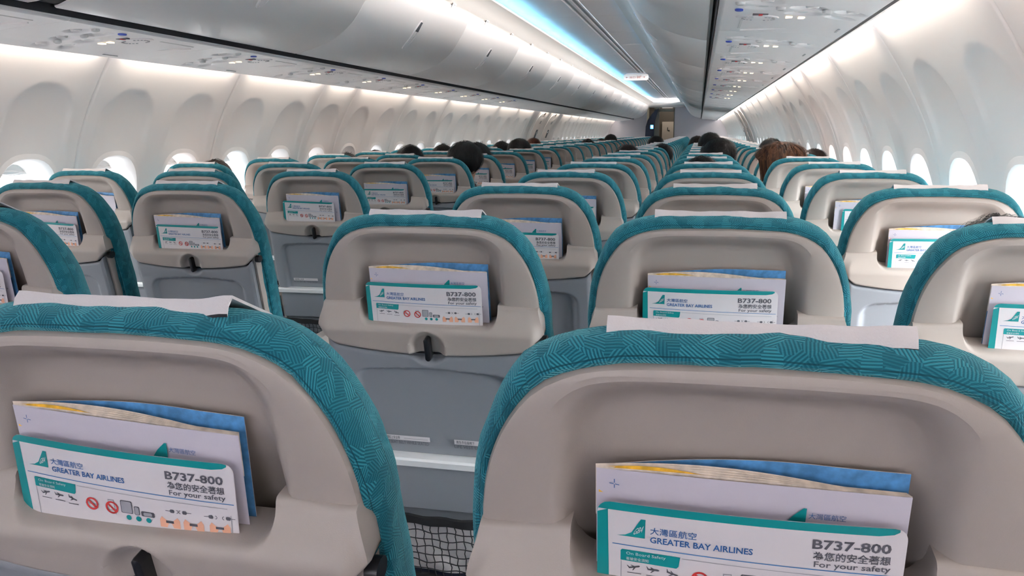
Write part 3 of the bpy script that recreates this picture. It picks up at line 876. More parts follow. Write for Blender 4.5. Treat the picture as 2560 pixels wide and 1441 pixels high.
def tray_table():
    mb = MB()
    us = [round(-.183+.366*i/104, 4) for i in range(105)]
    def top(u): return panel_bottom(u)-.0042
    BOT = -.300
    def rec_w(u, v):
        ru = .148
        arch = -.117-.010*(u/.148)**2
        e = min(ru-abs(u), (arch-v)*2.4)
        # rounded corner
        cx, cv = .118, arch-.03
        if abs(u) > cx and v > cv:
            q = (.030-math.hypot(abs(u)-cx, v-cv)); e = q*lerp(1, 2.4, max(0, (v-cv))/(abs(u)-cx+v-cv+1e-6))
        return -.011*sstep(-.004, .014, e)
    vs = 56; cols = []
    for u in us:
        T = top(u); col = [S(u, T, .004), S(u, T-.0005, .024)]
        for k in range(vs+1):
            v = lerp(T-.001, BOT, k/vs)
            w = .027 + rec_w(u, v) + dish(u, v, .010, .036)
            w -= .004*sstep(.176, .183, abs(u))
            if k == 0: w -= .002
            col.append(S(u, v, w))
        col.append(S(u, BOT, .004)); cols.append(col)
    mb.loft(cols, 'tray', flip=True)
    mb.loft([[S(u, top(u)+.0075, .016) for u in us], [S(u, top(u)-.0045, .016) for u in us]], 'dark')  # dark strip standing in for the shade in the gap above the tray
    for col, fl in ((cols[0], False), (cols[-1], True)):
        mb.loft([[Vector(p) for p in col], [Vector(p)+Vector((0, .024, .006)) for p in col]], 'tray', flip=fl)
    return mb.mesh('tray_table', ang=55)
def tray_edge():
    mb = MB()
    prof = [(-.301, .006), (-.301, .034), (-.304, .038), (-.316, .038), (-.319, .034), (-.319, .006)]
    rr = [[S(u, v, w) for v, w in prof] for u in (-.186, -.184, .184, .186)]
    ids = mb.loft(rr, 'bar', closed=True); mb.face(ids[0], 'bar'); mb.face(ids[-1], 'bar'); return mb.mesh('tray_edge', normals=True)
def lower_shell():
    mb = MB()
    prof = [(-.318, .002), (-.320, .014), (-.34, .020), (-.40, .022), (-.425, .020), (-.432, .012), (-.435, .004), (-.52, .002), (-.585, .004), (-.60, -.02)]
    rr = []
    for s in (-1, -.98, -.9, .9, .98, 1): 
        rr.append([S(s*.184, v, w-(.006 if abs(s) == 1 else 0)) for v, w in prof])
    mb.loft(rr, 'tray', flip=True); return mb.mesh('lower_shell', normals=True)
def mesh_pocket():
    mb = MB()
    def wv(u, v): return .026+.010*math.cos(u/.18*1.5)+.002*math.sin(u*90+v*60)
    top, bot = -.448, -.575
    for k in range(23):
        u = -.176+.352*k/22
        mb.tube([S(u+.0015*math.sin(v*200+k), v, wv(u, v)) for v in [lerp(top, bot, i/10) for i in range(11)]], .0011, 'net', 5, False)
    for k in range(8):
        v = lerp(top, bot, k/7)
        mb.tube([S(u, v+.0018*math.sin(u*110+k*2), wv(u, v)+.0005) for u in [-.178+.356*i/36 for i in range(37)]], .0011, 'net', 5, False)
    def band(v0, v1, w):
        rr = [[S(u, v0, wv(u, v0)-.004), S(u, v0, wv(u, v0)+w), S(u, v1, wv(u, v1)+w), S(u, v1, wv(u, v1)-.004)] for u in [-.182+.364*i/24 for i in range(25)]]
        mb.loft(rr, 'net', closed=True)
    band(-.432, -.450, .002); band(-.573, -.592, .002)
    return mb.mesh('mesh_pocket')
def tray_latch():
    mb = MB()
    n = 16; rr = []
    for s, w in ((1.0, .016), (1.0, .030), (.88, .0335), (.5, .0345)):
        ring = []
        for i in range(n*2):
            a = 2*math.pi*i/(n*2); c, si = math.cos(a), math.sin(a)
            hv = .0155*(1 if si > 0 else -1)
            ring.append(S(.0052*s*c, -.076+hv*1.05+.0062*s*si, w+.001*si))
        rr.append(ring)
    ids = mb.loft(rr, 'black', closed=True); mb.face(ids[-1], 'black'); return mb.mesh('tray_latch', normals=True)
def headrest_cloth(flipped=0.0, seed=0):
    mb = MB(); n = 26
    prof = [(.1425, -.022), (.1490, -.0265), (.1530, -.033), (.1462, -.046), (.1215, -.078), (.0875, -.108), (.043, -.1345), (.0, -.150), (-.06, -.158)]
    out = []
    for i in range(n+1):
        u = -.098+.196*i/n
        wob = .0015*math.sin(u*60+seed*2.1)+.0012*math.sin(u*140+seed)
        lift = .0015*sstep(.06, .098, abs(u)) + .0035*flipped*sstep(.05, .098, u)
        drop = .0
        ring = [S(u, v+(.55*wob+lift if k < 3 else 0), w+(.5*wob+.5*lift if k < 3 else 0)) for k, (v, w) in enumerate(prof)]
        out.append(ring)
    inner = [[Vector(p)-Vector((0, 0, .0025)) for p in r] for r in out]
    a = mb.loft(out, 'cloth'); b = mb.loft(inner, 'cloth', flip=True)
    for k in range(n): mb.face((a[k][0], a[k+1][0], b[k+1][0], b[k][0]), 'dark')
    for (x, y) in ((a[0], b[0]), (a[-1], b[-1])):
        for k in range(len(prof)-1): mb.face((x[k], x[k+1], y[k+1], y[k]), 'cloth')
    return mb.mesh('headrest_cloth', normals=False)
def side_rail(sd):
    mb = MB()
    rr = []
    for v in [-.055, -.07, -.15, -.30, -.45, -.58]:
        x = .1955
        rr.append([S(sd*(x-.014), v, -.002), S(sd*(x-.012), v, .008), S(sd*(x-.004), v, .010), S(sd*x, v, .004), S(sd*(x+.0005), v, -.03)])
    mb.loft(rr, 'shell'); return mb.mesh('side_rail', normals=True)
def recline_hinge():
    mb = MB()
    n = 12
    rr = [[S(.1985+dx, -.062+.010*math.sin(2*math.pi*i/n), .004+.012*math.cos(2*math.pi*i/n)) for i in range(n)] for dx in (-.006, .005)]
    ids = mb.loft(rr, 'black', closed=True); mb.face(ids[0], 'black'); mb.face(ids[1], 'black'); return mb.mesh('pivot', normals=True)
def sticker(u0, u1, zh, en):
    mb = MB(); w = .0215; v0, v1 = -.2715, -.2615
    pl = lambda x, y: S(x, y, w+.0003)
    mb.poly([S(u0, v0, w), S(u1, v0, w), S(u1, v1, w), S(u0, v1, w)], 'paper')
    L = (u1-u0)
    put_text(mb, zh, u0+.004, u0+L*.42, v0+.0015, v1-.0015, pl, 'pgrey', .01)
    mb.poly([pl(u0+L*.5, v0+.004), pl(u1-.004, v0+.004), pl(u1-.004, v0+.0045), pl(u0+L*.5, v0+.0045)], 'pgrey')
    put_text(mb, en, u0, u1-.003, v0-.0078, v0-.0012, pl, 'pgrey', 0)
    return mb.mesh('sticker', False)
def seat_cushion():
    mb = MB(); rr = []
    for y, s, zt in ((.12, .9, .455), (.13, 1, .47), (.30, 1, .475), (.52, 1, .485), (.57, .97, .47), (.585, .9, .44)):
        rr.append([(-.215*s, y, .34), (-.222*s, y, .40), (-.215*s, y, zt-.02), (-.19*s, y, zt), (.19*s, y, zt), (.215*s, y, zt-.02), (.222*s, y, .40), (.215*s, y, .34)])
    ids = mb.loft(rr, 'navy', closed=True); mb.face(ids[0], 'navy'); mb.face(ids[-1], 'navy'); return mb.mesh('seat_cushion', normals=True)
def seat_leg():
    mb = MB()
    mb.tube([(0, .16, .36), (0, .10, .0)], .018, 'navy', 8); mb.tube([(0, .48, .36), (0, .50, .0)], .018, 'navy', 8)
    mb.tube([(0, .16, .34), (0, .48, .34)], .016, 'navy', 8); mb.box((-.02, .05, 0), (.02, .56, .012), 'navy'); return mb.mesh('leg_frame')
def armrest():
    mb = MB(); rr = []
    for y, z0, z1 in ((.06, .64, .66), (.07, .625, .67), (.40, .63, .675), (.43, .635, .665)):
        rr.append([(-.021, y, z0), (.021, y, z0), (.024, y, (z0+z1)/2), (.018, y, z1), (-.018, y, z1), (-.024, y, (z0+z1)/2)])
    ids = mb.loft(rr, 'shell', closed=True); mb.face(ids[0], 'shell'); mb.face(ids[-1], 'shell'); return mb.mesh('armrest', normals=True)

ME = dict(cover=seat_cover(), shell=seat_shell(), panel=pocket_panel(), tray=tray_table(), edge=tray_edge(), lower=lower_shell(), net=mesh_pocket(),
          latch=tray_latch(), cloth=[headrest_cloth(0, 0), headrest_cloth(1, 1), headrest_cloth(.4, 2), headrest_cloth(0, 3)], railL=side_rail(-1), railR=side_rail(1), pivot=recline_hinge(),
          st1=sticker(-.118, -.018, '就座時請扣上安全帶', 'FASTEN SEAT BELT WHILE SEATED'), st2=sticker(.028, .118, '救生衣在座椅下', 'LIFE VEST UNDER SEAT'),
          cushion=seat_cushion(), leg=seat_leg(), arm=armrest())
COLS = {'G': -1.437, 'F': -.957, 'E': -.4766, 'D': .4766, 'A': .957, 'B': 1.437}
PLACE = {'G': ('window', 'left'), 'F': ('middle', 'left'), 'E': ('aisle', 'left'), 'D': ('aisle', 'right'), 'A': ('middle', 'right'), 'B': ('window', 'right')}
DX = {('A', 2): -.006, ('B', 2): -.009, ('B', 3): .018, ('B', 4): .016, ('B', 5): .012, ('E', 4): .006, ('E', 3): -.004, ('E', 2): .008, ('D', 3): .0, ('A', 1): 0, ('F', 3): -.004}
DZ = {('A', 2): .004, ('D', 2): 0.0}
SKIP = {(c, 1) for c in 'EFGB'} | {('F', 2), ('G', 2), ('G', 3)}
NROWS = 31
def seat_pos(c, r):
    return Vector((COLS[c]+DX.get((c, r), 0), ROW_Y+PITCH_Y*(r-1), DZ.get((c, r), 0)))
SEATS = {}
def build_seats():
    for r in range(1, NROWS+1):
        for c in 'GFEDAB':
            if (c, r) in SKIP: continue
            kind, blk = PLACE[c]
            t = thing('passenger_seat', 'teal-edged grey %s seat of the %s block, %s row from the camera' % (kind, blk, ORD[r]), 'seat', seat_pos(c, r), 'passenger seats of the %s block' % blk)
            if r > 1:
                t.rotation_euler = (R.uniform(-.006, .006), 0, R.uniform(-.008, .008))
            SEATS[c, r] = t
            obj('seat_cover', ME['cover'], t); obj('back_shell', ME['shell'], t); obj('pocket_panel', ME['panel'], t)
            obj('headrest_cloth', ME['cloth'][1 if (c, r) in (('D', 1), ('E', 2)) else R.choice((0, 2, 3))], t)
            obj('seat_cushion', ME['cushion'], t); obj('leg_frame', ME['leg'], t)
            if r <= 12: obj('tray_table', ME['tray'], t)
            if r <= 7:
                obj('tray_latch', ME['latch'], t); obj('side_rail', ME['railR'], t); obj('side_rail', ME['railL'], t)
                obj('pivot', ME['pivot'], t)
            if r <= 5:
                tr = [o for o in t.children if o.name.startswith('tray_table')][0]
                obj('tray_edge', ME['edge'], tr)
                obj('lower_shell', ME['lower'], t)
                obj('mesh_pocket', ME['net'], t)
                if c in 'DAEF' and r <= 4:
                    obj('sticker', ME['st1'], tr); obj('sticker', ME['st2'], tr)
                obj('armrest', ME['arm'], t, (-.2402, 0, 0))
                if c in 'EB': obj('armrest', ME['arm'], t, (.2402, 0, 0))
build_seats()

# ------------------------------------------------------------------ literature in the pockets
def card_mesh(bow=.0):
    """safety card, 205 mm wide; flat layout x 0..205 from its left edge, y 0 at its top edge and negative below, in millimetres"""
    mb = MB()
    Wd, Hh = 205.0, 110.0
    def pl(x, y, k=0):
        u = (x-Wd/2)/1000; v = y/1000
        return (u, -(.0002*k) + bow*((u/.1)**2-1)*.004, v)
    n = 24
    def region(poly, mname, k):
        mb.poly([pl(x, y, k) for x, y in poly], mname)
    # base: rounded corners, subdivided in vertical strips so it can bow
    def edge_y(x):      # y of the top edge with rounded corners
        r = 9.0
        if x < r: return -(r-math.sqrt(max(0, r*r-(r-x)**2)))
        if x > Wd-r: return -(r-math.sqrt(max(0, r*r-(x-Wd+r)**2)))
        return 0.0
    xs = [0, .3, 1, 2, 3.5, 5.5, 9] + [9+(Wd-18)*i/20 for i in range(1, 20)] + [Wd-9, Wd-5.5, Wd-3.5, Wd-2, Wd-1, Wd-.3, Wd]
    for a, b in zip(xs, xs[1:]):
        mb.poly([pl(a, edge_y(a), 0), pl(b, edge_y(b), 0), pl(b, -Hh, 0), pl(a, -Hh, 0)], 'paper')
        mb.poly([pl(a, edge_y(a), -3), pl(a, -Hh, -3), pl(b, -Hh, -3), pl(b, edge_y(b), -3)], 'paper')
        # teal band along the top, ending in a rounded cut at the right
        y1 = -6.2
        if b <= 200: mb.poly([pl(a, edge_y(a), 1), pl(b, edge_y(b), 1), pl(b, y1+(4*max(0, (b-190)/10)**2 if b > 190 else 0), 1), pl(a, y1+(4*max(0, (a-190)/10)**2 if a > 190 else 0), 1)], 'pteal')
    region([(0, -9), (7.5, -6), (9.5, -Hh), (0, -Hh)], 'pteal', 1)
    # tail fin logo
    region([(14, -26.3), (20, -25.2), (24.5, -22.5), (31, -11), (34.2, -11), (34.0, -26.3)], 'pteal', 2)
    vs = lambda x, y: pl(25.2+x*5.2+y*3.4, -24.6+y*8.0+x*2.6, 3)
    put_text(mb, 'GBA', 0, 1.25, 0, .72, lambda x, y: vs(x, y), 'paper', .01)
    f = lambda k: (lambda x, y: pl(x, y, k))
    put_text(mb, '大灣區航空', 37.6, 69.5, -22.4, -16.4, f(2), 'pblue', .008)
    put_text(mb, 'GREATER BAY AIRLINES', 37.6, 107.5, -29.2, -24.2, f(2), 'pblue', .02)
    put_text(mb, 'B737-800', 145.5, 195.5, -19.6, -12.0, f(2), 'pgrey', .025)
    put_text(mb, '為您的安全著想', 146.5, 196.0, -28.4, -21.4, f(2), 'pgrey', .018)
    put_text(mb, 'For your safety', 147.5, 196.5, -35.2, -29.2, f(2), 'pgrey', .015)
    def hline(x0, y0, x1, y1, th, mname, k, n_=24):
        for i in range(n_):
            a, b = lerp(x0, x1, i/n_), lerp(x0, x1, (i+1)/n_); c, d = lerp(y0, y1, i/n_), lerp(y0, y1, (i+1)/n_)
            region([(a, c), (b, d), (b, d-th), (a, c-th)], mname, k)
    hline(11, -33.2, 203, -36.4, .75, 'pline', 2)
    # tab
    region([(17, -38.5), (18, -37.4), (59, -38.0), (58, -46), (56.5, -47.6), (17, -46.6)], 'pteal', 2)
    put_text(mb, 'On Board Safety', 21, 49, -42, -38.9, f(3), 'paper', .0)
    put_text(mb, '客艙安全須知', 21, 37, -45.8, -43.2, f(3), 'paper', .0)
    # rounded pale frame of the icon row
    hline(60, -38.6, 197, -40.9, .5, 'plight', 2, 18)
    for x in (199.5, 17.5): region([(x-.3, -47), (x-.3, -80), (x+.3, -80), (x+.3, -47)], 'plight', 2)
    def plane(x, y, tilt):
        c, s = math.cos(tilt), math.sin(tilt)
        rot = lambda a, b: (x+a*c-b*s, y+a*s+b*c)
        region([rot(*q) for q in ((-4, -.6), (3.4, -.6), (4.4, .2), (3.4, .8), (-3.4, .7), (-4.6, 2.4), (-5, 2.4))], 'pgrey', 2)
        region([rot(*q) for q in ((1.2, -.2), (-.6, -.2), (-2.2, -2.4), (-1.4, -2.4))], 'pgrey', 3)
        region([rot(*q) for q in ((1.2, .4), (-.6, .4), (-2.4, 2.2), (-1.6, 2.2))], 'pgrey', 3)
        region([(x-5, y-5.4), (x+5, y-5.4), (x+5, y-4.8), (x-5, y-4.8)], 'pgrey', 2)
    plane(27, -51.2, .28); plane(40.6, -51.5, 0); plane(54, -52.5, -.3)
    def ring(x, y, r0, r1, m_, k, a0=0, a1=360, n_=28):
        for i in range(n_):
            t0, t1 = math.radians(a0+(a1-a0)*i/n_), math.radians(a0+(a1-a0)*(i+1)/n_)
            region([(x+r0*math.cos(t0), y+r0*math.sin(t0)), (x+r1*math.cos(t0), y+r1*math.sin(t0)), (x+r1*math.cos(t1), y+r1*math.sin(t1)), (x+r0*math.cos(t1), y+r0*math.sin(t1))], m_, k)
    region([(88.5, -47), (94.5, -46.6), (95, -57), (89, -57.4)], 'plight', 1); region([(89.3, -47.8), (93.8, -47.5), (94.2, -56.2), (89.7, -56.5)], 'paper', 2)
    for x, y in ((73, -53.6), (92, -54.2)):
        ring(x, y, 4.4, 6.0, 'red', 3)
        region([(x-4.4, y+3.0), (x-3.2, y+4.3), (x+4.4, y-3.0), (x+3.2, y-4.3)], 'red', 3)
    region([(66.5, -53.2), (78, -53.2), (78, -54.4), (66.5, -54.4)], 'plight', 2)
    def rrct(x0, y0, x1, y1, m_, k): region([(x0, y0+.8), (x0+.8, y0), (x1-.8, y0), (x1, y0+.8), (x1, y1-.8), (x1-.8, y1), (x0+.8, y1), (x0, y1-.8)], m_, k)
    rrct(100.5, -57.6, 111.5, -45.6, 'pgrey', 2); rrct(101.2, -56.9, 110.8, -46.3, 'plight', 3)
    rrct(113, -57.8, 118, -49.6, 'pgrey', 2); rrct(113.6, -57.2, 117.4, -50.2, 'plight', 3)
    rrct(119.2, -58.2, 131.4, -53.4, 'pgrey', 2); rrct(121.4, -57.4, 129.2, -54.2, 'plight', 3)
    for x in (107, 116, 125.4): ring(x, -61.5, 0, 2.4, 'pteal', 2, n_=14)
    for x0 in (142, 176):
        gap = 5 if x0 == 142 else 9
        y = -49.4 if x0 == 142 else -50.2
        rrct(x0+4, y-1.6, x0+8, y+1.6, 'pgrey', 2); ring(x0+9.8, y, 1.2, 1.7, 'pgrey', 2, -90, 90, 10)
        rrct(x0+8+gap+2, y-1.6, x0+12+gap+2, y+1.6, 'pgrey', 2); ring(x0+8+gap+.4, y, 1.2, 1.7, 'pgrey', 2, 90, 270, 10)
        region([(x0, y-.25), (x0+4, y-.25), (x0+4, y+.25), (x0, y+.25)], 'pgrey', 2)
        region([(x0+14+gap, y-.25), (x0+18+gap, y-.25), (x0+18+gap, y+.25), (x0+14+gap, y+.25)], 'pgrey', 2)
    for x0 in (136, 157, 180):
        y = -59.5
        region([(x0, y+1), (x0+2, y+4.2), (x0+4, y+2.4), (x0+8, y-1), (x0+6, y-6), (x0, y-6)], 'porange', 2)
        region([(x0+18, y+1), (x0+16, y+4.2), (x0+14, y+2.4), (x0+10, y-1), (x0+12, y-6), (x0+18, y-6)], 'porange', 2)
        region([(x0+5.5, y-1.6), (x0+12.5, y-1.6), (x0+12.5, y+.6), (x0+5.5, y+.6)], 'pgrey', 3)
    return mb.mesh('safety_card', False)
def magazine_meshes():
    """folded magazine: white front cover, blue back cover standing 12 mm higher, cream pages between; x from the left spine"""
    Wd = .2085; Hh = .12
    mb = MB()
    def gap(x): t = x/Wd; return .0125*math.sin(min(1, t*1.25)*math.pi/1.55)*(1-.35*t)+.0015
    xs = [Wd*(i/30)**1.4 for i in range(31)]
    fr = [(x-Wd/2, -.0005-.001*math.sin(x/Wd*3.14), 0) for x in xs]
    top_f = [(p[0], p[1], -.0065*(x/Wd)**.9*.3) for p, x in zip(fr, xs)]
    mb.loft([top_f, [(p[0], p[1], -Hh) for p in top_f]], 'mag', flip=True)
    # back cover
    bk = [(x-Wd/2, gap(x)+.0012, .009*math.sin(min(1, x/Wd*1.4)*math.pi/2)) for x in xs]
    mb.loft([bk, [(p[0], p[1], -Hh) for p in bk]], 'sky_page', flip=True)
    bk2 = [(p[0], p[1]+.0008, p[2]) for p in bk]; mb.loft([bk, bk2, [(p[0], p[1], -Hh) for p in bk2]], 'paper')
    # spine
    pl = lambda x, y: (x-Wd/2, -.0019-.001*math.sin(max(0, x)/Wd*3.14), y)
    for a, b in (((.0095, -.0105), (.0125, -.0110)), ((.0135, -.0110), (.0165, -.0115))):
        mb.poly([pl(a[0], a[1]), pl(b[0], b[1]), pl(b[0], b[1]-.0006), pl(a[0], a[1]-.0006)], 'pblue')
    for a, b in ((-.0072, -.0102), (-.0116, -.0146)):
        mb.poly([pl(.0127, a), pl(.0133, a), pl(.0133, b), pl(.0127, b)], 'pblue')
    mb.poly([pl(.1345, -.0235), pl(.1415, -.0165), pl(.1435, -.0165), pl(.1432, -.030), pl(.130, -.030)], 'pteal')
    put_text(mb, '大灣區航空', .145, .169, -.0245, -.0198, pl, 'pblue', .0)
    mb.poly([pl(.1945, -.062), pl(.1995, -.062), pl(.1995, -.0626), pl(.1945, -.0626)], 'pgrey'); mb.poly([pl(.1967, -.0598), pl(.1973, -.0598), pl(.1973, -.0648), pl(.1967, -.0648)], 'pgrey')
    cover = mb.mesh('magazine', True)
    pg = MB()
    for k in range(5):
        s = (k+1)/6
        lay = [(x-Wd/2-.0006*k, lerp(-.0003, gap(x)*.6, s), .0012*(k+1)*math.sin(min(1, x/Wd*1.1+.12)*math.pi)-.0018*(x/Wd)) for x in xs[1:]]
        lo = [(p[0], p[1], -.04) for p in lay]
        pg.loft([lay, lo], 'pages', flip=True)
        nx = [(p[0], lerp(-.0003, gap(x)*.6, s+1/6), p[2]-.0007) for p, x in zip(lay, xs[1:])]
        pg.loft([lay, nx], 'pages')
    yl = [(x-Wd/2, gap(x)*.10+.0002, .0035*math.sin(min(1, x/.075)*math.pi)) for x in xs[1:17]]
    pg.loft([yl, [(p[0], p[1]-.001, -.02) for p in yl]], 'yellow', flip=True)
    return cover, pg.mesh('pages')
CARD = [card_mesh(0), card_mesh(1.0)]
MAG, PAGES = magazine_meshes()
TILT = Matrix.Rotation(0, 3, 'X')
def on_seat(c, r, u, v, w, rot, lean=0.0):
    """matrix that puts a sheet (x across, z up, -y facing back) into the pocket of a seat"""
    base = Matrix.Translation(seat_pos(c, r)) @ SEATS[c, r].rotation_euler.to_matrix().to_4x4()
    p = Matrix.Translation(S(u, v, w))
    tilt = Matrix.Rotation(TH+lean, 4, 'X')
    return base @ p @ tilt @ Matrix.Rotation(rot, 4, 'Y')
# (col,row): card (u, v of top centre, rotation), magazine (u, v, rot)
LIT = {
 ('A', 1): ((.0, .026, .006), (.000, .046, .006)), ('D', 1): ((-.012, .034, .055), (-.010, .056, .050)),
 ('D', 2): ((-.006, .036, .0), (.001, .057, .0)), ('A', 2): ((-.011, .038, .0), (-.002, .055, -.003)), ('B', 2): ((.016, .036, -.01), (.014, .058, .0)),
 ('E', 2): ((-.014, .036, .05), (-.008, .058, .05)), ('D', 3): ((.0, .034, .01), (.004, .058, .0)), ('B', 3): ((.004, .036, -.01), (.004, .054, -.01)),
 ('F', 3): ((.004, .036, .05), (.002, .056, .03)), ('E', 3): ((-.004, .034, .02), (-.010, .056, .01)), ('E', 4): ((-.016, .040, .03), (-.002, .062, .01)),
 ('B', 4): ((.02, .036, 0), (.0, .056, .0)), ('E', 5): ((-.004, .036, .0), (.0, .058, 0)), ('D', 4): ((0, .034, 0), (0, .058, 0)), ('E', 6): ((.0, .034, .0), (.006, .056, 0)),
 ('G', 4): (None, (.02, .056, .04)), ('E', 7): ((.004, .034, .0), (.006, .056, 0)), ('E', 8): ((.0, .034, .0), (.004, .056, 0)), ('E', 9): ((.0, .034, .0), (.004, .056, 0)), ('E', 10): ((.0, .034, .0), (.004, .056, 0)), ('B', 5): ((.01, .034, 0), (.0, .056, 0)),
}
for (c, r), (cd, mg) in LIT.items():
    kind, blk = PLACE[c]
    where = 'in the %s seat of the %s block, %s row' % (kind, blk, ORD[r])
    if cd:
        o = obj('safety_card', CARD[1 if r <= 2 else 0]); tag(o, 'white and teal safety card ' + where, 'card', 'safety cards in the seat pockets')
        o.matrix_world = on_seat(c, r, cd[0], cd[1], .005, cd[2], -.10)
    o = obj('magazine', MAG); tag(o, 'folded magazine with blue back cover ' + where, 'magazine', 'magazines in the seat pockets')
    o.matrix_world = on_seat(c, r, mg[0], mg[1], -.006, mg[2], -.06)
    obj('pages', PAGES, o)

# pale paper bag behind the net of one seat
mb = MB(); rr = []
for i in range(9):
    v = lerp(-.465, -.58, i/8)
    rr.append([S(u+.003*math.sin(i+u*40), v, .010+.010*noise.noise(Vector((u*18, v*25, 2)))+.006*math.cos(u/.12)) for u in [-.15+.30*k/30 for k in range(31)]])
mb.loft(rr, 'cloth', flip=True)
o = obj('paper_bag', mb.mesh('paper_bag')); o.location = seat_pos('D', 2); tag(o, 'crumpled white bag behind the black net of the second-row right aisle seat', 'bag')

# ------------------------------------------------------------------ passengers
LEAN = .215
def body_mesh():
    V = []; E = []; Rr = []
    def add(p, r, par=None):
        V.append((p[0], p[1]-LEAN*max(0, p[2]-.08), p[2])); Rr.append(r if isinstance(r, tuple) else (r, r))
        if par is not None: E.append((par, len(V)-1))
        return len(V)-1
    # seated, facing +y; z measured from the seat surface
    pel = add((0, 0, .09), (.15, .105)); wst = add((0, -.01, .24), (.13, .10), pel); che = add((0, .0, .40), (.155, .11), wst); sho = add((0, -.005, .52), (.10, .085), che)
    nk = add((0, .005, .585), .052, sho); n2 = add((0, .02, .635), .050, nk)
    jaw = add((0, .045, .685), (.060, .068), n2); mid = add((0, .035, .735), (.070, .085), jaw); brow = add((0, .025, .785), (.074, .092), mid); crown = add((0, .015, .825), (.058, .070), brow)
    nose = add((0, .128, .722), .010, mid)
    for s in (-1, 1):
        ear = add((s*.078, .015, .735), .012, mid)
        s1 = add((s*.155, -.005, .50), .055, sho); el = add((s*.195, .06, .27), .043, s1); wr = add((s*.14, .27, .20), .030, el); hd = add((s*.11, .34, .17), (.034, .018), wr)
        for f in range(4): 
            a = add((s*(.135-.018*f), .38, .165), .009, hd); add((s*(.135-.018*f), .405+.006*(f % 3), .145), .008, a)
        th = add((s*.08, .345, .175), .010, hd); add((s*.072, .37, .165), .009, th)
        hp = add((s*.09, .06, .08), .085, pel); kn = add((s*.11, .34, .10), .058, hp); an = add((s*.11, .33, -.34), .042, kn); ft = add((s*.115, .44, -.42), (.045, .03), an)
    me = bpy.data.meshes.new('person_skin'); me.from_pydata(V, E, [])
    o = bpy.data.objects.new('tmp', me); COL.objects.link(o)
    md = o.modifiers.new('skin', 'SKIN'); md.use_smooth_shade = True
    for i, sv in enumerate(me.skin_vertices[0].data): sv.radius = Rr[i]; sv.use_root = (i == 0)
    sb = o.modifiers.new('sub', 'SUBSURF'); sb.levels = 2; sb.render_levels = 2
    bpy.context.view_layer.update()
    out = bpy.data.meshes.new_from_object(o.evaluated_get(bpy.context.evaluated_depsgraph_get())); out.name = 'person'
    bpy.data.objects.remove(o)
    out.materials.clear(); out.materials.append(M['skin'])
    for p in out.polygons: p.material_index = 0; p.use_smooth = True
    return out
BODY = body_mesh()
def shirt_mesh(mname):
    mb = MB(); n = 20; rr = []
    for z, a, b, y in ((.06, .185, .14, .01), (.2, .165, .125, -.005), (.34, .185, .135, .0), (.44, .20, .13, .0), (.505, .195, .105, -.005), (.55, .11, .085, -.003), (.585, .068, .065, .003), (.60, .062, .060, .005)):
        rr.append([(a*math.cos(2*math.pi*i/n), y-LEAN*max(0, z-.08)+b*math.sin(2*math.pi*i/n), z) for i in range(n)])
    mb.loft(rr, mname, closed=True)
    for s in (-1, 1): mb.tube([(s*.15, -.005-.09, .505), (s*.18, .03-.065, .38), (s*.195, .06-.04, .28)], [.068, .060, .056], mname, 12)
    return mb.mesh('shirt')
def hair_mesh(mname, kind, seed):
    """hair shell over the skull plus many tapered locks"""
    rg = random.Random(seed); mb = MB()
    C = Vector((0, .012-LEAN*.672, .752)); A, B, H = .088, .108, .102
    low = {'short': -.35, 'spiky': -.30, 'bob': -1.25, 'bun': -.45}[kind]
    n = 40; rr = []; K = 16
    def surf(t, ph, k=1.0):
        # t 0 crown .. 1 lower rim; forward (+y) rim stays above the brow
        front = max(0, math.sin(ph))
        end = math.radians(lerp(136 if kind != 'bob' else 122, 62, front**1.2))
        th = t*end
        r = 1+.05*noise.noise(Vector((math.cos(ph)*2.2+seed, math.sin(ph)*2.2, t*2.5)))
        p = Vector((A*math.sin(th)*math.cos(ph), B*math.sin(th)*math.sin(ph), H*math.cos(th)))*r*k
        if kind == 'bob' and th > math.pi/2*.95 and front < .6:
            p = Vector((A*1.08*math.cos(ph), B*1.02*math.sin(ph), -H*(t-.72)*3.8))*k
        return C+p
    for i in range(K+1):
        rr.append([surf(i/K, 2*math.pi*j/n) for j in range(n)])
    mb.loft(rr, mname, closed=True, flip=True)
    for i in range(620):
        ph = rg.uniform(0, 2*math.pi); t0 = rg.uniform(0, .8)**.8; ln = rg.uniform(.18, .4)
        dph = rg.uniform(-.25, .25); lift = rg.uniform(.004, .010)
        if kind == 'spiky': lift = rg.uniform(.006, .020); ln *= .6
        wd = rg.uniform(.0012, .0028); pts = []
        for k in range(5):
            s = k/4; t = min(1.06, t0+ln*s)
            p = surf(t, ph+dph*s, 1.0)
            pts.append(p+(p-C).normalized()*lift*(s if kind == 'spiky' else math.sin(s*2.4)+.25))
        if kind == 'spiky': pts[-1] += Vector((rg.uniform(-.01, .01), rg.uniform(-.01, .01), rg.uniform(0, .008)))
        for k in range(4):
            a, b = pts[k], pts[k+1]; d = (b-a).normalized(); sd_ = d.cross((a-C).normalized()).normalized()
            w0, w1 = wd*(1-k/5), wd*(1-(k+1)/4.4)
            mb.poly([a-sd_*w0, a+sd_*w0, b+sd_*max(w1, .0002), b-sd_*max(w1, .0002)], mname)
    if kind == 'bun':
        for i in range(60):
            a = rg.uniform(0, 2*math.pi); pts = [C+Vector((.02, -.085, .075))+Vector((.028*math.cos(a+k*.7), .010*math.sin(a*2+k), .026*math.sin(a+k*.7))) for k in range(6)]
            mb.tube(pts, .0035, mname, 4, False)
    return mb.mesh('hair')
HAIR = {}
